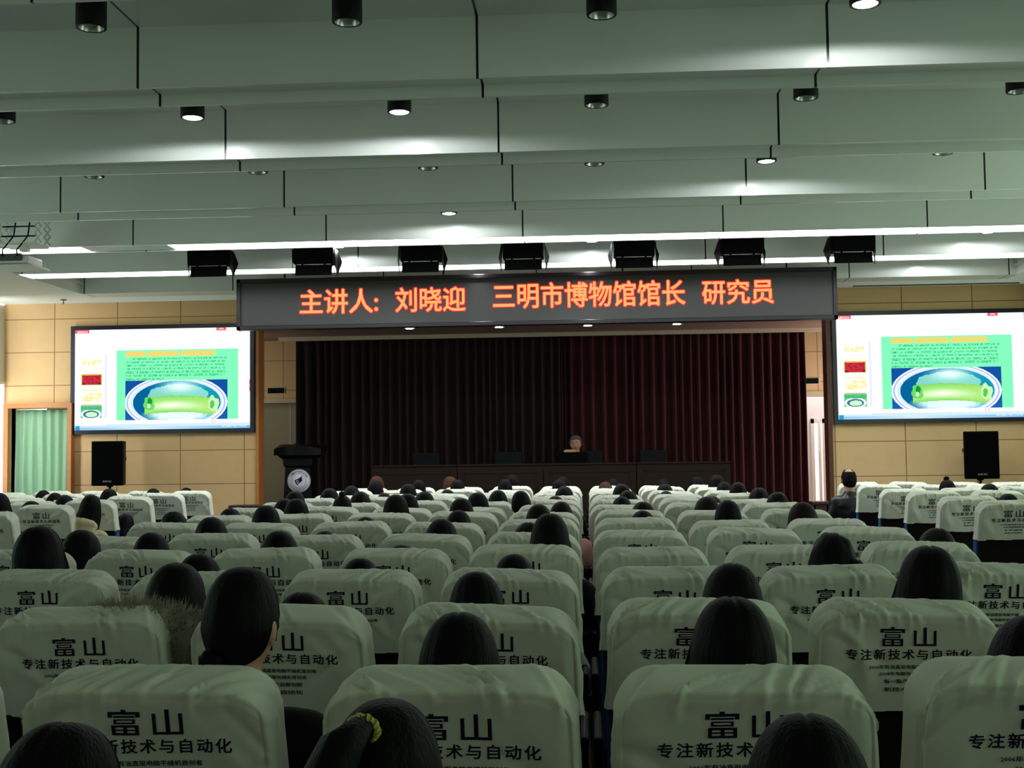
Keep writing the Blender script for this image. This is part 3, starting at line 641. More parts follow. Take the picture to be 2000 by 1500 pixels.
for i, chr_ in enumerate('三明医学科技职业学院'):
    an = math.radians(150-120*i/9+0); T = fit(text2d(chr_, .02), -er*.085, er*.085, -er*.085, er*.085)
    add_text(bm, T, lambda x, z, an=an: (ex+math.cos(an)*(er*.79+z)+math.sin(an)*x, yf, ez+math.sin(an)*(er*.79+z)-math.cos(an)*x), 1)
for i in range(26):
    an = math.radians(205+130*i/25); add_quad(bm, [(ex+math.cos(an+da)*er*r, yf, ez+math.sin(an+da)*er*r) for r, da in ((.74, -.02), (.74, .02), (.82, .02), (.82, -.02))], 1)
for k in range(3):   # hand-like swoosh of three rising feathers
    P = [(-.30+.10*k, .04-.16*k+.03), (-.02+.05*k, .10-.10*k), (.16+.06*k, .25-.08*k), (.32, .42-.14*k)]; q0 = None
    for i in range(13):
        s_ = i/12; x = (1-s_)**3*P[0][0]+3*(1-s_)**2*s_*P[1][0]+3*(1-s_)*s_*s_*P[2][0]+s_**3*P[3][0]; z = (1-s_)**3*P[0][1]+3*(1-s_)**2*s_*P[1][1]+3*(1-s_)*s_*s_*P[2][1]+s_**3*P[3][1]
        h_ = .065*math.sin(math.pi*min(1, s_*.8+.12))
        q1 = ((ex+(x-.3*h_)*er, yf, ez+(z+h_)*er), (ex+(x+.3*h_)*er, yf, ez+(z-h_)*er))
        if q0: add_quad(bm, [q0[0], q0[1], q1[1], q1[0]], 1)
        q0 = q1
for q in ([(-.38, .08), (-.28, .10), (-.16, -.18), (-.02, -.40), (-.14, -.34), (-.27, -.2)],): f = bm.faces.new([bm.verts.new((ex+x*er, yf, ez+z*er)) for x, z in q]); f.material_index = 1
obj('emblem', bm, [mat('emblem_white', srgb((226, 222, 236)), .5, emit=None), m_ink], t)
bm = bmesh.new(); add_tube(bm, [(-.05, .05, zz(876)), (-.06, .0, zz(868)), (-.06, -.12, zz(866))], .006, 8); add_box(bm, (-wl+.03, -.19, zz(880)), (.05, .01, .02)); obj('microphone', bm, m_black, t)

# ---- exit signs
def exit_sign(cx, cy, lab):
    p = at(cx, cy, SYB-.03); t = thing('exit_sign', lab, 'sign', p, 'dark exit signs above the stage doors')
    bm = bmesh.new(); add_box(bm, (0, .012, 0), (.30, .03, .105)); bevel(bm, .005, 1); obj('housing', bm, m_white, t)
    bm = bmesh.new(); add_box(bm, (0, -.006, 0), (.28, .008, .09)); T = fit(text2d('安全出口', .01, 1.05), -.115, .115, -.024, .024); add_text(bm, T, lambda x, z: (x, -.0115, z), 1)
    obj('face', bm, [mat('exit_face', (.003, .006, .005), .8, spec=.05), mat('exit_letters', (.30, .32, .24), .8, spec=.05)], t)
exit_sign(539, 763, 'dark exit sign on the wall left of the stage curtain'); exit_sign(1582, 744, 'dark exit sign right of the curtain above the bright doorway')

# ---- desks, chairs, laptop
DYK = 18.85
dz = at(1000, 906, DYK).z
edges = [725, 893, 1061, 1243, 1428]
for i in range(4):
    a, b = at(edges[i], 906, DYK).x, at(edges[i+1], 906, DYK).x; wd = b-a-.015
    t = thing('rostrum_desk', 'dark wooden stage desk with framed front panel, %s of four' % ['leftmost', 'second from left', 'second from right', 'rightmost'][i], 'desk', ((a+b)/2, DYK+.25, SZ), 'row of dark desks on the stage')
    H = dz-SZ
    bm = bmesh.new(); add_box(bm, (0, -.23, H/2+.02), (wd, .03, H-.06))
    for z, h_ in ((H-.13, .03), (.16, .03)): add_box(bm, (0, -.25, z), (wd*.86, .015, h_))
    for x in (-wd*.43, wd*.43): add_box(bm, (x, -.25, (H+.03)/2), (.03, .015, H-.28))
    obj('front_panel', bm, m_desk, t)
    bm = bmesh.new(); add_box(bm, (0, -.21, H-.015), (wd, .12, .03)); bevel(bm, .006, 1); obj('ledge', bm, m_desk, t)
    bm = bmesh.new(); add_box(bm, (0, .05, H-.14), (wd, .50, .03)); bevel(bm, .005, 1); obj('desktop', bm, m_desk, t)
    for s in (-1, 1): bm = bmesh.new(); add_box(bm, (s*(wd/2-.02), .04, (H-.155)/2), (.03, .46, H-.155)); obj('side_panel', bm, m_desk, t)
SC = {}
def stage_chair(px, lab, Y=19.62):
    x = at(px, 890, Y).x; top = at(px, 884.5, Y).z-SZ
    t = thing('conference_chair', lab, 'chair', (x, Y, SZ), 'dark chairs behind the stage desks')
    if not SC:
        m = mat('dark_grey_mesh_fabric', (.012, .014, .015), .8, 0, .2, 80, spec=.1)
        bm = bmesh.new(); add_box(bm, (0, .06, top-.24), (.44, .045, .48)); bevel(bm, .03, 3); SC['backrest'] = mesh_of(bm, 'b', m)
        bm = bmesh.new(); add_box(bm, (0, -.20, .47), (.46, .44, .07)); bevel(bm, .025, 2); SC['seat'] = mesh_of(bm, 's', m)
        for sx in (-.2, .2):
            for sy in (-.38, .04):
                bm = bmesh.new(); add_tube(bm, [(sx, sy, .0), (sx, sy, .44)], .013, 8); SC['leg%g%g' % (sx, sy)] = mesh_of(bm, 'l', m_seatmetal)
            bm = bmesh.new(); add_tube(bm, [(sx*1.15, .06, .66), (sx*1.15, -.3, .66), (sx*1.1, -.36, .44)], .014, 8); SC['armrest%g' % sx] = mesh_of(bm, 'a', m_seatmetal)
    for k, me in SC.items(): link(''.join(c for c in k if c.isalpha() or c == '_'), me, t)
for px, lab in ((831, 'dark mesh-backed chair behind the leftmost stage desk'), (992, 'dark mesh-backed chair behind the second stage desk from left'), (1150, 'dark mesh-backed chair of the speaking man on stage'), (1277, 'dark mesh-backed chair behind the rightmost stage desk')): stage_chair(px, lab)
LYY = 19.05; p0 = at(1117, 900, LYY); zt2 = at(1117, 883.5, LYY).z; zd = dz-.125
t = thing('laptop', 'open black laptop on the desk in front of the speaking man', 'laptop', (p0.x, LYY, zd))
wl_ = (1148-1086)*LYY/2400
bm = bmesh.new(); add_box(bm, (0, .14, .012), (wl_, .26, .022)); bevel(bm, .005, 1); obj('keyboard_base', bm, m_blackplastic, t)
bm = bmesh.new(); add_box(bm, (0, -.005, (zt2-zd)/2+.02), (wl_, .014, zt2-zd-.03), Matrix.Rotation(math.radians(8), 3, 'X')); bevel(bm, .005, 1); obj('lid', bm, m_blackplastic, t)
p1_ = at(1113, 884, 19.34)
bm = bmesh.new(); add_box(bm, (0, 0, .10), (.19, .07, .26)); bevel(bm, .03, 3); o = obj('paper_bag', bm, mat('tan_paper', srgb((190, 165, 100)), .8, 0, .1, 20), loc=(p1_.x, 19.34, at(1113, 878, 19.34).z-.23)); tag(o, 'pale tan paper bag behind the laptop beside the speaking man', 'bag')
# ---- low dark wooden benches in front of the two jambs
def bench(px0, px1, py, Y, lab):
    a, b = at(px0, py, Y), at(px1, py, Y); h_ = a.z*.5+b.z*.5
    t = thing('low_bench', lab, 'bench', ((a.x+b.x)/2, Y+.15, 0), 'low dark benches below the stage jambs'); wd = b.x-a.x
    bm = bmesh.new(); add_box(bm, (0, 0, h_-.02), (wd, .32, .04)); bevel(bm, .006, 1); obj('top', bm, m_bench, t)
    bm = bmesh.new(); add_box(bm, (0, -.13, (h_-.04)/2+.04), (wd-.06, .02, h_-.12)); obj('front_panel', bm, m_bench, t)
    for s in (-1, 1): bm = bmesh.new(); add_box(bm, (s*(wd/2-.03), 0, (h_-.04)/2), (.04, .28, h_-.04)); obj('leg', bm, m_bench, t)
bench(446, 528, 987, 16.75, 'low dark bench at the foot of the left stage jamb'); bench(1586, 1622, 980, 16.75, 'low dark bench below the bright doorway')
# ================================================================== SEATS
ZT = 1.05
def lean(z): return (ZT-z)*.20
def cover_mesh(seed):
    """white slip cover over the top of a seat back, dark printed lettering on its rear"""
    rnd = random.Random(seed); hx, hy, zb = .247, .082, .762
    RX, RYB, RYF, RZ = .048, .022, .060, .030
    cl = rnd.choice((-1, 1)); c0 = rnd.uniform(-.15, .15)
    folds = [(c0+rnd.uniform(-.22, .22) if rnd.random() < .6 else rnd.uniform(-.24, .24), cl*rnd.uniform(.3, 1.6), rnd.uniform(.006, .012), rnd.choice((-1, 1, 1))*rnd.uniform(.004, .0085)) for _ in range(16)]
    drag = [(rnd.choice((-1, 1))*rnd.uniform(.10, .22), rnd.uniform(-1.4, 1.4), rnd.uniform(.014, .03), rnd.choice((-1, 1))*rnd.uniform(.003, .008), rnd.uniform(.84, .97)) for _ in range(7)]
    hem = [rnd.uniform(-.006, .004) for _ in range(9)]; off = seed*3.7; skew = rnd.uniform(-.010, .010)
    def soft(x, y, z):
        p = Vector((x*5+off, y*5, z*5)); return noise.noise(p)*.005
    def wr(x, y, z):
        """cross folds of loose cloth running over the top to the stitched rear edge"""
        wt = max(0, min(1, (z-.975)/.03))*max(0, min(1, (.075-y)/.10)); s = 0
        for x0, k, wd, a in folds:
            d = (x-x0-k*(y+.06))/wd
            s += a*(math.exp(-d*d)-.5*math.exp(-(d-1.6)**2))
        return s*wt
    def back_bulge(x, z):
        v = 0
        for x0, k, wd, a, z0 in drag:
            d = (x-x0-k*(z-z0))/wd
            v += a*math.exp(-d*d)*math.exp(-((z-z0)/.06)**2)
        return -.004*math.cos(x*6.0)+.8*soft(x, 0, z)+v
    def place(x, y, z, n):
        zz = z
        e = max(0, abs(x)-.150)/.097
        wt = max(0, (z-.80)/.25)
        zz -= .055*e**2.3*wt + skew*x/.25*wt + .030*max(0, min(1, (.06-y)/.14))*max(0, (z-.86)/.19)
        xx = x*(1.0-.035*max(0, (z-zb)/.29)+.02*max(0, (.80-z)/.04))
        return Vector((xx, y+lean(zz), zz))
    bm = bmesh.new(); NX, NY, NZ = 84, 14, 24; cache = {}
    def V(i, j, k):
        key = (i, j, k)
        if key in cache: return cache[key]
        x, y, z = (i/NX*2-1)*hx, (j/NY*2-1)*hy, zb+(k/NZ)*(ZT-zb)
        ry = RYB if y < 0 else RYF
        qx, qy, qz = max(-hx+RX, min(hx-RX, x)), max(-hy+RYB, min(hy-RYF, y)), min(ZT-RZ, z)
        d = Vector(((x-qx)/RX, (y-qy)/ry, (z-qz)/RZ)); p = Vector((qx, qy, qz))
        n = d.normalized() if d.length > 1e-6 else Vector((0, 0, 1))
        if d.length > 1e-6: p = p + Vector((n.x*RX, n.y*ry, n.z*RZ))
        w_ = wr(p.x, p.y, p.z) + soft(p.x, p.y, p.z)*.5
        if n.y < -.6 and p.z < ZT-RZ*.6: p.y += -back_bulge(p.x, p.z)*min(1, (ZT-RZ*.6-p.z)/.03); w_ *= .25
        elif abs(n.x) > .6 and p.z < ZT-RZ: w_ += .5*back_bulge(p.y*2, p.z)
        p = p + n*w_
        if j == 0 and (k == NZ or i in (0, NX)): p += Vector((0, -.004, .0035 if k == NZ else 0))   # stitched edge round the rear face
        if k == 0: p.z += hem[(i*8//NX + j//2) % 9]
        v = bm.verts.new(place(p.x, p.y, p.z, n)); cache[key] = v; return v
    def face(a, b, c, d):
        f = bm.faces.new((a, b, c, d)); f.smooth = True
    for k in range(NZ):
        for i in range(NX):
            face(V(i, 0, k), V(i+1, 0, k), V(i+1, 0, k+1), V(i, 0, k+1)); face(V(i+1, NY, k), V(i, NY, k), V(i, NY, k+1), V(i+1, NY, k+1))
        for j in range(NY):
            face(V(0, j+1, k), V(0, j, k), V(0, j, k+1), V(0, j+1, k+1)); face(V(NX, j, k), V(NX, j+1, k), V(NX, j+1, k+1), V(NX, j, k+1))
    for i in range(NX):
        for j in range(NY): face(V(i, j, NZ), V(i+1, j, NZ), V(i+1, j+1, NZ), V(i, j+1, NZ))
    def ty(x, z):
        p = Vector((x, -hy-back_bulge(x, z)*min(1, max(0, (ZT-RZ*.6-z)/.03)), z)); w_ = (wr(p.x, p.y, p.z)+soft(p.x, p.y, p.z)*.5)*.25
        q = place(p.x, p.y-w_-.0022, p.z, None); return q
    dz_ = rnd.uniform(-.006, .006); dx_ = rnd.uniform(-.012, .012); tl = rnd.uniform(-.02, .02)
    def tf(x, z): return ty(x+dx_, z+dz_+tl*x)
    def bar(x0, x1, z0, z1):
        nx = max(1, int(abs(x1-x0)/.006)); nz_ = max(1, int(abs(z1-z0)/.006))
        g = [[bm.verts.new(tf(x0+(x1-x0)*i/nx, z0+(z1-z0)*j/nz_)) for i in range(nx+1)] for j in range(nz_+1)]
        for j in range(nz_):
            for i in range(nx): f = bm.faces.new((g[j][i], g[j][i+1], g[j+1][i+1], g[j+1][i])); f.material_index = 1
    zt = 1.003; L = lambda *q: [bar(a*.0105-.0735, b*.0105-.0735, zt-c*.0105, zt-d*.0105) for a, b, c, d in q]
    L((2.5, 3.4, .5, 0), (0, 6, 1.1, .5), (0, .8, 1.7, 1.1), (5.2, 6, 1.7, 1.1),            # roof of the first sign
      (1.0, 5.0, 1.75, 1.35), (1.0, 5.0, 2.4, 2.1), (1.0, 5.0, 3.15, 2.8), (1.0, 1.5, 2.8, 2.4), (4.5, 5.0, 2.8, 2.4),
      (.5, 5.6, 3.9, 3.4), (.5, 5.6, 5.6, 5.1), (.5, 1.2, 5.1, 3.9), (4.9, 5.6, 5.1, 3.9), (2.7, 3.4, 5.1, 3.9), (1.2, 2.7, 4.65, 4.35), (3.4, 4.9, 4.65, 4.35),
      (8.2, 8.9, 5.5, .9), (13.1, 13.8, 5.5, .9), (10.6, 11.4, 5.0, 0), (8.9, 13.1, 5.5, 4.9))
    for (T, h_, wd) in TXT:
        add_text(bm, fit(T, -wd/2, wd/2, h_[1], h_[0]), tf, 1)
    me = mesh_of(bm, 'cover', [m_cover, m_ink]); return me
TXT = [(text2d('专注新技术与自动化', .020, 1.25), (.935, .902), .325),
       (text2d('2006年有油直驱电脑平缝机首创者', .016, 1.0, 1, 4), (.886, .873), .205), (text2d('2008年电脑包缝机首创者', .016, 1.0, 1, 4), (.865, .853), .150),
       (text2d('每一款产品都创新', .016, 1.0, 1, 4), (.844, .832), .125), (text2d('新技术自动化', .016, 1.0, 1, 4), (.823, .811), .125)]
COVERS = [cover_mesh(s) for s in (1, 4, 6, 9, 12, 15)]
S = {}
def slab(bm, z0, z1, hw, y0, y1, r_=.02, seg=2):
    """a leaning slab following the seat back"""
    V = [bm.verts.new((sx*hw, y+lean(z), z)) for z in (z0, z1) for sx, y in ((-1, y0), (1, y0), (1, y1), (-1, y1))]
    bm.faces.new(V[3::-1]); bm.faces.new(V[4:])
    for i in range(4): bm.faces.new((V[i], V[(i+1) % 4], V[4+(i+1) % 4], V[4+i]))
    if r_: bevel(bm, r_, seg)
bm = bmesh.new(); slab(bm, .73, .975, .205, -.028, .058, .025, 3); slab(bm, .40, .79, .236, -.030, .062, .012, 2); S['backrest'] = mesh_of(bm, 'backrest', m_blue)
bm = bmesh.new(); slab(bm, .36, .80, .226, -.050, -.032, .006, 1); S['back_shell'] = mesh_of(bm, 'back_shell', m_shell)
bm = bmesh.new(); add_box(bm, (0, .385, .385), (.45, .45, .075)); bevel(bm, .025, 3); S['seat'] = mesh_of(bm, 'seat', m_blue)
bm = bmesh.new(); add_box(bm, (0, .375, .335), (.42, .40, .02)); bevel(bm, .006, 1); S['seat_pan'] = mesh_of(bm, 'pan', m_shell)
for s in (-1, 1):
    bm = bmesh.new(); add_box(bm, (s*.2585, .30, .645), (.026, .36, .035)); bevel(bm, .010, 2); S['armrest%d' % s] = mesh_of(bm, 'arm', m_shell)
    bm = bmesh.new(); add_box(bm, (s*.2585, .24, .35), (.020, .16, .56)); add_box(bm, (s*.2585, .26, .05), (.020, .30, .10)); add_box(bm, (s*.2585, .27, .008), (.026, .34, .016)); bevel(bm, .003, 1); S['leg%d' % s] = mesh_of(bm, 'leg', m_seatmetal)
ORD = ['', 'first', 'second', 'third', 'fourth', 'fifth', 'sixth', 'seventh', 'eighth', 'ninth', 'tenth', 'eleventh', 'twelfth', 'thirteenth']
RP = .97
def rowY(r_): return 2.33+RP*(r_-1)
NSEAT = 0
def seat(x, r_, lab, group, rz=0, dz=0):
    global NSEAT
    NSEAT += 1
    t = thing('auditorium_seat', lab, 'seat', (x, rowY(r_), 0), group, rz)
    br = link('backrest', S['backrest'], t); link('back_shell', S['back_shell'], br)
    for k in ('seat', 'armrest-1', 'armrest1', 'leg-1', 'leg1'):
        o = link(k.rstrip('-1'), S[k], t)
        if k == 'seat': link('seat_pan', S['seat_pan'], o)
    rr = random.Random(NSEAT*31+5); c = link('seat_cover', COVERS[rr.randrange(len(COVERS))], br); c.location = (rr.uniform(-.008, .008), 0, rr.uniform(-.012, .008)); c.rotation_euler = (0, rr.uniform(-.012, .012), rr.uniform(-.03, .03))
    return t
def colx(c): return -.27+.55*(c+1) if c < 0 else .285+.55*(c-1)
for r_ in range(0, 14):
    for c in (-5, -4, -3, -2, -1, 1, 2, 3):
        if r_ == 0 and c not in (-2, -1, 1, 2): continue
        side = 'left' if c < 0 else 'right'
        if r_ == 0: lab = 'white-covered seat below the photo edge, %s %s of the middle gap' % (ORD[abs(c)], side)
        else: lab = 'white-covered seat in the %s row from camera, %s seat %s of the middle gap' % (ORD[r_], ORD[abs(c)], side)
        seat(colx(c), r_, lab, 'white-covered seats of the middle block')
for r_ in range(8, 14):
    for c in range(1, 6):
        x = -4.53-.55*(c-1)
        if (r_ == 8 and c > 1) or (r_ == 9 and c > 2) or (r_ == 10 and c > 3) or (r_ == 11 and c > 4): continue
        seat(x, r_, 'white-covered seat, left side block, %s row from stage, %s from aisle' % (ORD[14-r_], ORD[c]), 'white-covered seats of the left block')
    for c in range(1, 5):
        x = 3.07+.55*(c-1)
        if (r_ == 8 and c > 1) or (r_ == 9 and c > 1) or (r_ == 10 and c > 2) or (r_ == 11 and c > 3): continue
        seat(x, r_, 'white-covered seat, right side block, %s row from stage, %s from aisle' % (ORD[14-r_], ORD[c]), 'white-covered seats of the right block')

# ================================================================== PEOPLE
def head_bm(bm, c, pitch=0, mi=0):
    R_ = Matrix.Rotation(pitch, 3, 'X'); c = Vector(c); NU, NV = 48, 34; rows = []
    g = lambda v, s: math.exp(-(v/s)**2)
    for j in range(1, NV):
        th = math.pi*j/NV; row = []
        for i in range(NU):
            ph = 2*math.pi*i/NU; dx, dy, dz = math.sin(th)*math.cos(ph), math.sin(th)*math.sin(ph), math.cos(th)
            x, y, z = .075*dx, .094*dy, .118*dz
            if dz < 0: x *= 1-.30*abs(dz)**1.6; y *= (1-.10*abs(dz)) if dy > 0 else (1-.35*abs(dz))
            if dy > 0:
                fr = dy
                y += fr*(.021*g(x, .010)*g(z+.022, .016)+.010*g(x, .008)*g(z-.002, .022))
                y -= fr*.010*(g(x-.031, .017)+g(x+.031, .017))*g(z-.012, .014)
                y += fr*.005*g(z-.034, .012)*g(abs(x)-.028, .03)
                y += fr*(.006*g(x, .022)*(g(z+.054, .006)+g(z+.067, .007))-.004*g(x, .024)*g(z+.060, .004))
                y += fr*.008*g(x, .02)*g(z+.098, .015); y += fr*.004*g(abs(x)-.045, .02)*g(z+.018, .02)
            row.append(bm.verts.new(c+R_ @ Vector((x, y, z))))
        rows.append(row)
    top = bm.verts.new(c+R_ @ Vector((0, 0, .118))); bot = bm.verts.new(c+R_ @ Vector((0, .02, -.118)))
    for a, b in zip(rows, rows[1:]):
        for i in range(NU): bm.faces.new((a[i], b[i], b[(i+1) % NU], a[(i+1) % NU]))
    for i in range(NU): bm.faces.new((top, rows[0][i], rows[0][(i+1) % NU])); bm.faces.new((bot, rows[-1][(i+1) % NU], rows[-1][i]))
    for s in (-1, 1):
        add_sphere(bm, c+R_ @ Vector((s*.077, -.008, -.004)), (.011, .020, .033), 12, 8, rot=R_ @ Matrix.Rotation(s*.35, 3, 'Z'))
        add_sphere(bm, c+R_ @ Vector((s*.031, .074, .010)), (.013, .013, .011), 12, 8)
def chain(bm, pts, rad, seg=12):
    add_tube(bm, pts, rad, seg)
    for p, r_ in zip(pts, rad): add_sphere(bm, p, r_, 12, 8)
POSE = {
 'upright': dict(torso=[(.43, .30, .150, .105), (.52, .295, .172, .115), (.63, .275, .150, .100), (.75, .265, .155, .103), (.84, .262, .165, .100), (.905, .258, .140, .080), (.945, .252, .075, .060), (.975, .252, .052, .054), (1.04, .262, .050, .053)], head=(0, .268, 1.10), pitch=0, sh=(.165, .262, .865), el=(.225, .275, .645), wr=(.115, .470, .545)),
 'leaning': dict(torso=[(.43, .29, .150, .105), (.52, .300, .172, .115), (.61, .305, .150, .100), (.70, .315, .155, .103), (.77, .325, .165, .100), (.825, .335, .140, .080), (.860, .345, .075, .060), (.885, .352, .052, .054), (.935, .372, .050, .053)], head=(0, .392, .985), pitch=-.30, sh=(.165, .332, .790), el=(.225, .375, .590), wr=(.100, .560, .560)),
}
def hand(bm, w, s, d):
    """palm with four bent fingers and a thumb; w wrist, d forward direction"""
    w = Vector(w); d = Vector(d).normalized(); side = Vector((s, 0, 0)); side = (side-d*side.dot(d)).normalized(); dn = d.cross(side)*s; dn = dn if dn.z < 0 else -dn
    pl = w+d*.085
    add_loft(bm, [(w, .026, .020, 1.3), (w+d*.035, .037, .018, 1.3), (pl, .040, .015, 1.3)], 14)
    for i, (o, L) in enumerate(((-.029, .070), (-.010, .080), (.010, .075), (.028, .060))):
        a = pl+side*o-d*.006; b = a+d*L*.45+dn*.010; c = b+d*L*.32+dn*.018; e = c+d*L*.12+dn*.020
        chain(bm, [a, b, c, e], [.0095, .0088, .0080, .0068], 8)
    a = w+d*.030-side*.030; b = a+d*.025-side*.022+dn*.010; c = b+d*.030-side*.004+dn*.010
    chain(bm, [a, b, c], [.012, .0105, .0085], 8)
def body_mesh(pose):
    P = POSE[pose]; bm = bmesh.new()
    add_loft(bm, [((0, y, z), rx, ry, 0) for z, y, rx, ry in P['torso']], 22)
    head_bm(bm, P['head'], P['pitch'])
    for s in (-1, 1):
        sh, el, wr = [Vector((s*p[0], p[1], p[2])) for p in (P['sh'], P['el'], P['wr'])]
        chain(bm, [sh*.75+Vector((0, P['sh'][1]*.25, P['sh'][2]*.25)), sh, (sh+el)/2, el, (el+wr)/2, wr], [.055, .050, .042, .036, .034, .024])
        hand(bm, wr, s, (-s*.25, .9, -.25))
        hp, kn, an = Vector((s*.085, .33, .50)), Vector((s*.105, .70, .475)), Vector((s*.110, .72, .085))
        chain(bm, [hp, (hp+kn)/2, kn, (kn+an)/2+Vector((0, -.02, .03)), an], [.088, .075, .055, .050, .034])
        chain(bm, [an, an+Vector((0, .09, -.045)), an+Vector((s*.01, .15, -.058))], [.034, .030, .022])
    me = mesh_of(bm, 'body', [m_skin, m_eye, m_iris, m_lip])
    me = evaluated(me, [('REMESH', dict(mode='VOXEL', voxel_size=.0062, use_smooth_shade=True)), ('SMOOTH', dict(factor=.5, iterations=2))])
    me.materials.clear()
    for m in (m_skin, m_eye, m_iris, m_lip): me.materials.append(m)
    hc = Vector(P['head']); Ri = Matrix.Rotation(-P['pitch'], 3, 'X')
    for p in me.polygons:
        p.use_smooth = True; q = Ri @ (p.center-hc); mi = 0
        if q.y > .06 and abs(q.z) < .13:
            for s in (-1, 1):
                d = math.hypot((q.x-s*.031)/1.5, q.z-.010)
                if d < .0075: mi = 1
                if math.hypot(q.x-s*.031, q.z-.010) < .0065: mi = 2
            if abs(q.x) < .024 and abs(q.z+.061) < .012-.008*(abs(q.x)/.024)**2: mi = 3
            if abs(abs(q.x)-.030) < .018 and abs(q.z-.035+.15*(abs(q.x)-.03)**1) < .0045: mi = 2
        p.material_index = mi
    return me
def cloth(bm, name, m, vox=.014):
    me = mesh_of(bm, name, m)
    me = evaluated(me, [('REMESH', dict(mode='VOXEL', voxel_size=vox, use_smooth_shade=True)), ('SMOOTH', dict(factor=.5, iterations=3))])
    for v in me.vertices:
        p = v.co; v.co += v.normal*(.006*noise.noise(p*9)+.004*noise.noise(p*22+Vector((3, 1, 7))))
    me.materials.clear(); me.materials.append(m)
    for p in me.polygons: p.use_smooth = True
    return me
def jacket_mesh(pose, m):
    P = POSE[pose]; bm = bmesh.new(); T = P['torso']
    add_loft(bm, [((0, y, z), rx+.028, ry+.026, 0) for z, y, rx, ry in T[:6]]+[((0, T[6][1], T[6][0]-.005), .085, .075, 0), ((0, T[7][1]-.006, T[7][0]+.012), .066, .066, 0)], 24)
    for s in (-1, 1):
        sh, el, wr = [Vector((s*p[0], p[1], p[2])) for p in (P['sh'], P['el'], P['wr'])]
        chain(bm, [sh*.7+Vector((0, P['sh'][1]*.3, P['sh'][2]*.3)), sh, (sh+el)/2, el, (el+wr)/2, wr-(wr-el).normalized()*.015], [.075, .071, .062, .055, .050, .040])
    return cloth(bm, 'jacket', m)
def trousers_mesh(m):
    bm = bmesh.new(); add_loft(bm, [((0, .30, .428), .155, .11, 0), ((0, .295, .50), .185, .128, 0), ((0, .285, .56), .180, .125, 0)], 24)
    for s in (-1, 1):
        hp, kn, an = Vector((s*.085, .33, .515)), Vector((s*.105, .70, .483)), Vector((s*.110, .72, .11))
        chain(bm, [hp, (hp+kn)/2, kn, (kn+an)/2, an], [.096, .084, .066, .060, .052])
    return cloth(bm, 'trousers', m)
def shoe_mesh(s, m):
    bm = bmesh.new(); a = Vector((s*.110, .70, .045)); chain(bm, [a, a+Vector((0, .07, -.003)), a+Vector((s*.008, .17, -.012))], [.046, .045, .033]); add_box(bm, a+Vector((0, .075, -.036)), (.09, .26, .02))
    return cloth(bm, 'shoe', m, .012)
m_jk = mat('black_jacket_cloth', (.005, .005, .006), .85, 0, .15, 20, spec=.15)
m_tr = mat('dark_trouser_cloth', (.006, .007, .010), .85, spec=.15); m_sh = mat('black_shoe', (.01, .01, .01), .4)
BODY = {k: body_mesh(k) for k in POSE}; JACK = {k: jacket_mesh(k, m_jk) for k in POSE}; TROU = trousers_mesh(m_tr); SHOE = {s: shoe_mesh(s, m_sh) for s in (-1, 1)}

def hair_mesh(style, seed=0, m=None):
    rnd = random.Random(seed); ax, ay, az, th = .077, .096, .119, .014
    zB, zS, zF, fl = {'long': (-.26, -.22, .040, .20), 'bob': (-.135, -.125, .035, .16), 'short': (-.085, -.035, .074, .0), 'tied': (-.075, -.03, .058, -.06), 'bald': (-.075, -.03, .2, .0), 'messy': (-.10, -.06, .045, .06)}[style]
    if style in ('long', 'bob', 'messy'): th = .021
    if style in ('tied', 'bald'): th = .009
    NA, NT = 72, 26; bm = bmesh.new(); rows = []
    nz = [rnd.uniform(-1, 1) for _ in range(NA)]
    for j in range(NT+1):
        t = j/NT; row = []
        for i in range(NA):
            a = 2*math.pi*i/NA; c = math.cos(a); s_ = math.sin(a)       # a = 0 at the back of the head
            if c >= 0: ze = zS+(zB-zS)*c**.7
            else:
                k = min(1, max(0, (-c-.05)/.35)); k = k*k*(3-2*k); ze = zS+(zF-zS)*k
            Az = az+th*1.05; st = 1+.010*nz[i]*min(1, t*2)+.008*math.sin(11*a+seed+5*t)
            tt = t
            if style == 'bald': tt = .30+.70*t; ze = min(ze, .2)
            if ze >= 0 or tt < .62:
                lim = math.acos(max(-1, min(1, ze/Az))) if ze >= 0 else math.pi/2
                f = lim*(tt if ze >= 0 else tt/.62); z = Az*math.cos(f); r_ = math.sin(f)**.80
            else:
                k = (tt-.62)/.38; z = ze*k; r_ = 1+fl*math.sin(k*math.pi*.62)*(1 if style != 'short' else 0)-(.18*k*k if style in ('short', 'tied', 'bald', 'messy') and c > 0 else 0)-(.06*k if style == 'short' else 0)
            x = (ax+th)*r_*s_*st; y = -(ay+th)*r_*c*st
            if style in ('long', 'bob') and abs(x) < .008 and z > .06: z -= .0035*(1-abs(x)/.008)
            if style == 'long' and z < -.10 and c > .2: y += .02*min(1, (-z-.10)/.1)
            if style == 'messy': z += .008*noise.noise((x*30+seed, y*30, z*20)); x *= 1+.10*noise.noise((x*22, y*22+seed, z*22))
            row.append(bm.verts.new((x, y, z)))
        rows.append(row)
    for a_, b_ in zip(rows, rows[1:]):
        for i in range(NA):
            i2 = (i+1) % NA
            if style == 'bald' and math.cos(2*math.pi*(i+.5)/NA) < -.15: continue
            f = bm.faces.new((a_[i], b_[i], b_[i2], a_[i2])); f.smooth = True
    bmesh.ops.remove_doubles(bm, verts=bm.verts[:], dist=.0004)
    me = mesh_of(bm, 'hair', m or m_hair)
    me = evaluated(me, [('SOLIDIFY', dict(thickness=.011, offset=-1))]); me.materials.clear(); me.materials.append(m or m_hair)
    for p in me.polygons: p.use_smooth = True
    return me
HAIR = {}
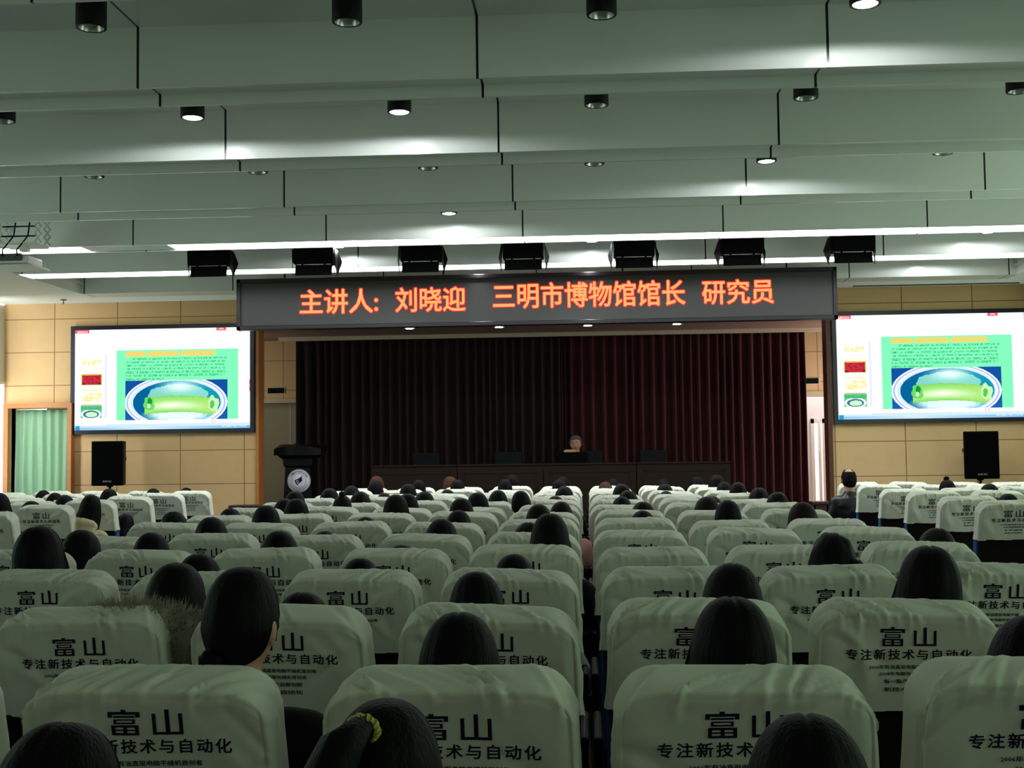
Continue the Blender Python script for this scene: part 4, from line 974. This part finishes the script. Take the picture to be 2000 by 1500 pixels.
def hair(style, m):
    k = (style, m.name)
    if k not in HAIR: HAIR[k] = [hair_mesh(style, s, m) for s in ((3, 8) if m is m_hair else (5,))]
    return random.choice(HAIR[k])
def tail_mesh(kind):
    bm = bmesh.new()
    if kind == 'ponytail':
        add_tube(bm, [(-.010, -.055, .088), (-.014, -.092, .112), (-.030, -.135, .095), (-.056, -.165, .030), (-.074, -.168, -.06), (-.086, -.150, -.18)], [.016, .017, .030, .040, .036, .008], 18)
    elif kind == 'low_tail':
        add_tube(bm, [(0, -.100, -.02), (0, -.125, -.05), (0, -.125, -.12), (0, -.115, -.22)], [.022, .036, .036, .008], 18)
    elif kind == 'bun': add_sphere(bm, (-.03, -.092, -.065), (.030, .022, .028), 20, 12)
    elif kind == 'side_bun': add_sphere(bm, (.075, -.070, .015), (.045, .042, .035), 20, 12); add_tube(bm, [(.06, -.08, .02), (.11, -.07, -.005), (.14, -.05, -.02)], [.02, .012, .003], 10)
    elif kind == 'top_knot': add_sphere(bm, (0, -.02, .138), (.030, .028, .022), 18, 10)
    bm2 = mesh_of(bm, 'tail', m_hair)
    for v in bm2.vertices:
        p = v.co; an = math.atan2(p.x, p.y+.2); v.co += v.normal*(.003*math.sin(an*60+p.z*20)+.003*noise.noise(p*40))
    return bm2
TAIL = {k: tail_mesh(k) for k in ('ponytail', 'low_tail', 'bun', 'side_bun', 'top_knot')}
bm = bmesh.new(); N_ = 20
for i in range(N_):
    a, b = 2*math.pi*i/N_, 2*math.pi*(i+1)/N_
    add_tube(bm, [(-.013+.019*math.cos(a), -.082-.010*math.sin(a), .106+.017*math.sin(a)), (-.013+.019*math.cos(b), -.082-.010*math.sin(b), .106+.017*math.sin(b))], .006+.0015*(i % 2), 8)
SCRUNCH = mesh_of(bm, 'scrunchie', mat('yellow_green_band', srgb((170, 178, 70)), .7))
JM = {'black': m_jk, 'pink': mat('pink_coat_cloth', srgb((206, 148, 140)), .85, 0, .08, 25), 'cream': mat('cream_hoodie_cloth', srgb((214, 196, 160)), .9, 0, .08, 25), 'navy': mat('navy_coat_cloth', (.012, .016, .03), .8), 'grey': mat('grey_coat_cloth', (.05, .05, .052), .85),
      'leather': mat('black_leather', (.010, .010, .011), .32), 'brown': mat('brown_coat_cloth', (.06, .035, .025), .85), 'white': mat('white_fleece', srgb((200, 200, 190)), .95, 0, .1, 40, .4, 200), 'orange': mat('orange_scarf_cloth', srgb((200, 120, 70)), .9), 'red': mat('red_coat_cloth', srgb((150, 34, 34)), .85)}
def fur_mesh(seed, m):
    """fur-trimmed hood lying on the shoulders: padded crescent covered in short hairs"""
    rnd = random.Random(seed); bm = bmesh.new(); pts = []; rad = []
    for i in range(15):
        a = math.radians(-115+230*i/14); pts.append(Vector((.150*math.sin(a), -.150*math.cos(a)*.9, -.005-.03*math.cos(a)*0+.02*math.cos(2*a)))); rad.append(.052)
    add_tube(bm, pts, rad, 16)
    for k in range(11000):
        i = rnd.uniform(0, 13.99); j = int(i); p = pts[j].lerp(pts[j+1], i-j); d = (pts[j+1]-pts[j]).normalized(); x, y = frame_of(d); an = rnd.uniform(0, 6.283)
        n = x*math.cos(an)+y*math.sin(an); b = p+n*.05; L = rnd.uniform(.012, .032); tip = b+n*L+Vector((rnd.uniform(-1, 1), rnd.uniform(-1, 1), rnd.uniform(-1, .4)))*.012; q = d*.0011
        bm.faces.new([bm.verts.new(v) for v in (b-q, b+q, tip)])
    return mesh_of(bm, 'fur', m)
m_fur = mat('grey_brown_fur', srgb((150, 144, 128)), .9, 0, .35, 30); m_furw = mat('pale_fur', srgb((222, 220, 205)), .9, 0, .1, 30)
def hood_mesh():
    bm = bmesh.new(); add_sphere(bm, (0, -.10, .0), (.135, .075, .085), 24, 14); add_tube(bm, [(-.10, .0, .03), (-.09, -.10, .06), (0, -.15, .07), (.09, -.10, .06), (.10, .0, .03)], [.03, .042, .046, .042, .03], 14)
    return cloth(bm, 'hood', JM['cream'], .012)
HOOD = hood_mesh()
def person(x, y, ztop, style, lab, group, jk='black', hm=None, rz=0, z0=0, tail=None, extra=(), pose=None, dscale=.94, tilt=0):
    hm = hm or m_hair
    th = .021 if style in ('long', 'bob', 'messy') else .014
    top = {k: POSE[k]['head'][2]+.118+th for k in POSE}
    need = ztop-z0
    pose = pose or ('upright' if need > 1.125 else 'leaning')
    s = max(.94, min(1.07, need/top[pose])); dzz = need-s*top[pose]
    hy_ = POSE[pose]['head'][1]
    o = link('person', BODY[pose], None, (x, y, z0+dzz)); o.rotation_euler = (0, tilt, rz); o.scale = (s*dscale, s, s)
    tag(o, lab, 'person', group)
    hc = Vector(POSE[pose]['head']); pr = (POSE[pose]['pitch'], 0, 0)
    h = link('hair', hair(style, hm), o, hc, pr)
    if tail:
        tt = link('hair_bun' if 'bun' in tail or 'knot' in tail else 'ponytail', TAIL[tail], o, hc, pr)
        if hm is not m_hair:
            tt.material_slots[0].link = 'OBJECT'; tt.material_slots[0].material = hm
    if 'scrunchie' in extra: link('hair_tie', SCRUNCH, tt)
    j = link('jacket', JACK[pose], o)
    if jk != 'black': j.material_slots[0].link = 'OBJECT'; j.material_slots[0].material = JM[jk]
    nk = Vector((0, POSE[pose]['torso'][6][1], POSE[pose]['torso'][6][0]))
    if 'fur' in extra: link('fur_hood', fur_mesh(4, m_fur), o, nk+Vector((-.03, -.04, .085))).scale = (1.45, 1.2, 1.6)
    if 'furw' in extra: link('fur_hood', fur_mesh(9, m_furw), o, nk+Vector((0, -.02, -.03)))
    if 'hood' in extra: link('hood', HOOD, o, nk+Vector((0, -.02, -.02)))
    if 'scarf' in extra:
        bm = bmesh.new(); add_lathe(bm, [(.072, -.03), (.095, -.01), (.095, .03), (.074, .05)], seg=20); obj('scarf', bm, JM['orange'], o, nk)
    link('trousers', TROU, o); link('shoe', SHOE[-1], o); link('shoe', SHOE[1], o)
    return o
DESC = {'long': 'long straight %s hair', 'bob': 'chin-length %s hair', 'short': 'short %s hair', 'tied': '%s hair tied back', 'messy': 'tousled %s hair', 'bald': 'balding crown'}
AUD = [  # px, top py, row, style, seat words, options
 (740, 1357, 0, 'tied', 'bottom centre', dict(tail='ponytail', extra=('scrunchie',), d='person with a ponytail in a yellow-green hair tie, bottom centre')),
 (1560, 1395, 0, 'bob', 'bottom right', dict(d='person with dark hair cut by the bottom edge, right of the middle gap')),
 (70, 1410, 0, 'bob', 'bottom left', dict(d='person with dark hair in the bottom left corner')),
 (885, 1197, 1, 'bob', '', {}), (1450, 1165, 1, 'long', '', {}),
 (445, 1103, 1, 'tied', '', dict(tail='bun', d='dark-clothed person with hair pinned up, rising above the nearest row at left')),
 (2005, 1190, 1, 'bob', '', dict(jk='pink', sh=-.06, extra=('furw',), d='person in a pink coat with pale fur hood at the right edge')),
 (1403, 1100, 2, 'long', '', {}), (1788, 1065, 2, 'long', '', {}), (957, 1117, 2, 'short', '', {}),
 (345, 1097, 2, 'bob', '', dict(jk='grey', extra=('fur',), d='person with a grey brown fur hood in the second row at left')), (565, 1156, 2, 'bob', '', {}),
 (1608, 1042, 3, 'messy', '', dict(tail='side_bun', d='person with tousled hair and a side bun, third row right of gap')), (993, 1079, 3, 'short', '', {'jk': 'white', 'sh': .10}), (706, 1090, 3, 'short', '', {}), (392, 1081, 3, 'bob', '', {}),
 (68, 1027, 3, 'long', '', {}), (152, 1035, 4, 'bob', '', {}), (1832, 1030, 4, 'bob', '', dict(hm='brown')), (1073, 1003, 4, 'long', '', {'sh': .10}), (556, 1037, 4, 'bob', '', {}), (789, 1064, 4, 'short', '', {}), (290, 1040, 4, 'short', '', {}),
 (645, 1037, 5, 'short', '', {}), (848, 1014, 5, 'bob', '', {}), (413, 1010, 5, 'bob', '', {}), (1040, 1020, 5, 'bob', '', {}),
 (1258, 997, 6, 'short', '', {}), (1413, 977, 6, 'short', '', {}), (1046, 985, 6, 'short', '', {}), (885, 997, 6, 'short', '', {}), (713, 1010, 6, 'short', '', {}), (347, 999, 6, 'bob', '', {}), (1563, 981, 6, 'long', '', {'hm': 'brown'}), (523, 987, 6, 'long', '', {}),
 (1244, 980, 7, 'bob', '', {}), (1393, 970, 7, 'bob', '', {'hm': 'brown'}), (584, 974, 7, 'long', '', {}), (766, 966, 7, 'long', '', {}), (904, 973, 7, 'bob', '', {}), (1090, 980, 7, 'short', '', {'jk': 'pink', 'sh': .10}), (460, 993, 7, 'bob', '', {}),
 (1203, 970, 8, 'short', '', {}), (1082, 969, 9, 'bob', '', {}), (933, 962, 8, 'bob', '', {}), (800, 964, 8, 'bob', '', {}), (672, 966, 8, 'tied', '', {'tail': 'top_knot'}), (553, 974, 8, 'bob', '', {}), (1380, 969, 8, 'bob', '', {'hm': 'brown'}), (1516, 961, 8, 'bob', '', {}),
 (1025, 956, 8, 'tied', '', {'tail': 'low_tail'}), (980, 957, 9, 'short', '', {}), (833, 960, 9, 'bob', '', {}), (707, 960, 9, 'bob', '', {}), (583, 959, 9, 'bob', '', {}), (1217, 958, 9, 'bob', '', {}), (1476, 953, 9, 'bob', '', {}),
 (1092, 950, 10, 'bob', '', {}), (746, 963, 10, 'short', '', {}), (636, 954, 10, 'bob', '', {}), (1215, 945, 10, 'bob', '', {}), (1309, 959, 10, 'short', '', {}), (1440, 942, 10, 'short', '', {}),
 (684, 949, 11, 'bob', '', {}), (792, 945, 11, 'bob', '', {}), (866, 956, 11, 'short', '', {'jk': 'red'}), (1307, 945, 11, 'bob', '', {}), (1408, 940, 11, 'tied', '', {}),
 (1184, 941, 12, 'short', '', {'hm': 'red'}), (1087, 937, 12, 'short', '', {}), (987, 936, 12, 'short', '', {}), (895, 937, 12, 'short', '', {}), (821, 937, 12, 'short', '', {}), (729, 938, 12, 'bob', '', {'extra': ('scarf',)}), (1404, 928, 12, 'messy', '', {}),
 (1198, 935, 13, 'short', '', {}), (1301, 935, 13, 'short', '', {}), (1098, 931, 13, 'short', '', {}), (997, 927, 13, 'bob', '', {}), (883, 930, 13, 'bob', '', {'hm': 'red'}), (735, 930, 13, 'bob', '', {'hm': 'red'}), (1362, 931, 13, 'bob', '', {}),
 # left block
 (6, 963, 8, 'long', 'L', dict(d='long-haired person at the left photo edge, side block')), (56, 977, 9, 'bob', 'L', dict(d='dark-haired person second from the left photo edge, side block')), (131, 966, 10, 'bob', 'L', dict(d='person in front of the second left block seat, short bobbed hair')),
 (181, 962, 9, 'long', 'L', dict(jk='cream', extra=('hood',), d='person in a cream hoodie beside the left aisle')), (214, 953, 11, 'bob', 'L', dict(d='dark-haired person under the left loudspeaker')), (85, 957, 12, 'short', 'L', dict(d='top of a dark head, left block, before the green curtain')), (105, 962, 11, 'short', 'L', dict(d='barely showing dark head in the left block right of the green curtain head')),
 (300, 953, 12, 'short', 'L', dict(d='dark head in the left block, second from its aisle end, front rows')), (366, 952, 13, 'short', 'L', dict(d='dark head in the left block front row nearest the stage')), (251, 1002, 10, 'long', 'L', dict(d='person in dark coat leaning into the left aisle', jk='black')),
 # right block
 (1855, 936, 11, 'tied', 'R', dict(tail='top_knot', d='person with a small top knot left of the right loudspeaker')), (1926, 945, 10, 'bob', 'R', dict(d='dark-haired person right below the right loudspeaker')), (1967, 957, 11, 'short', 'R', dict(d='top of a dark head right of the right loudspeaker pole')),
 (1978, 964, 9, 'long', 'R', dict(jk='navy', d='long-haired person in dark coat at the right photo edge')), (1800, 975, 10, 'bob', 'R', dict(hm='brown', d='brown-haired person half hidden between right block seats')),
]
used = {}
for px, py, r_, style, blk, op in AUD:
    y = rowY(r_)
    hy = .268
    p = at(px, py, y+hy)
    if p.z < 1.125: p = at(px, py, y+.39)
    x, zt_ = p.x, p.z
    if blk == 'L': lab = op['d']; grp = 'audience in the left block'
    elif blk == 'R': lab = op['d']; grp = 'audience in the right block'
    else:
        cs = (-5, -4, -3, -2, -1, 1, 2, 3); c = min(cs, key=lambda k: abs(colx(k)-x)+(9 if (r_, k) in used else 0)); used[(r_, c)] = 1
        grp = 'audience in the middle block'
        hname = {'brown': 'dark brown', 'red': 'auburn'}.get(op.get('hm'), 'black')
        dd = DESC[style] % hname if '%' in DESC[style] else DESC[style]
        lab = op.get('d') or 'person with %s, %s row, %s seat %s of gap' % (dd, ORD[r_], ORD[abs(c)], 'left' if c < 0 else 'right')
    hm = {'brown': m_hair_brown, 'red': m_hair_red}.get(op.get('hm'))
    nx_ = {'L': -4.53, 'R': 3.07}.get(blk, 0); side_ = -1 if blk == 'L' else 1
    sx = colx(c) if blk not in ('L', 'R') else nx_+side_*.55*max(0, min(4, round((x-nx_)*side_/.55)))
    bx = sx+op.get('sh', max(-.12, min(.12, (x-sx)*.5))); tilt = math.atan2(x-bx, 1.0)
    person(bx, y, zt_, style, lab, grp, op.get('jk', 'black'), hm, random.uniform(-.12, .12), 0, op.get('tail'), op.get('extra', ()), tilt=max(-.30, min(.30, tilt)))
# balding man on a stool beside the right block
p = at(1662, 914, 13.35); BMX = p.x
person(p.x, 13.35-.268, p.z, 'bald', 'balding man in a black leather jacket seated before the right block', 'audience in the right block', 'leather', None, .1, extra=(), pose='upright')
t = thing('stool', 'dark stool under the balding man', 'stool', (p.x, 13.37, 0))
bm = bmesh.new(); add_lathe(bm, [(0, .36), (.17, .36), (.18, .375), (.17, .40), (0, .40)]); obj('seat', bm, m_shell, t)
for k in range(4): a = k*1.571+.785; bm = bmesh.new(); add_tube(bm, [(.11*math.cos(a), .11*math.sin(a), .365), (.17*math.cos(a), .17*math.sin(a), .0)], .012, 8); obj('leg', bm, m_seatmetal, t)
# the speaking man on stage, facing the hall
LYP = 19.40; p = at(1127, 850, LYP)
o = person(p.x, LYP+.268, p.z, 'short', 'grey-haired man in a black jacket speaking at the stage desk', None, 'black', m_hair_grey, math.pi-.08, SZ, pose='upright', dscale=1.08)
bm = bmesh.new(); hc = Vector(POSE['upright']['head'])
for s in (-1, 1):
    pts = [hc+Vector((s*.031+.020*math.cos(k*.5236), .096, .008+.015*math.sin(k*.5236))) for k in range(13)]; add_tube(bm, pts, .0016, 6)
    add_tube(bm, [hc+Vector((s*.051, .095, .012)), hc+Vector((s*.082, .05, .012)), hc+Vector((s*.084, -.01, .008))], .0016, 6)
add_tube(bm, [hc+Vector((-.011, .097, .012)), hc+Vector((.011, .097, .012))], .0016, 6)
obj('glasses', bm, m_black, o)
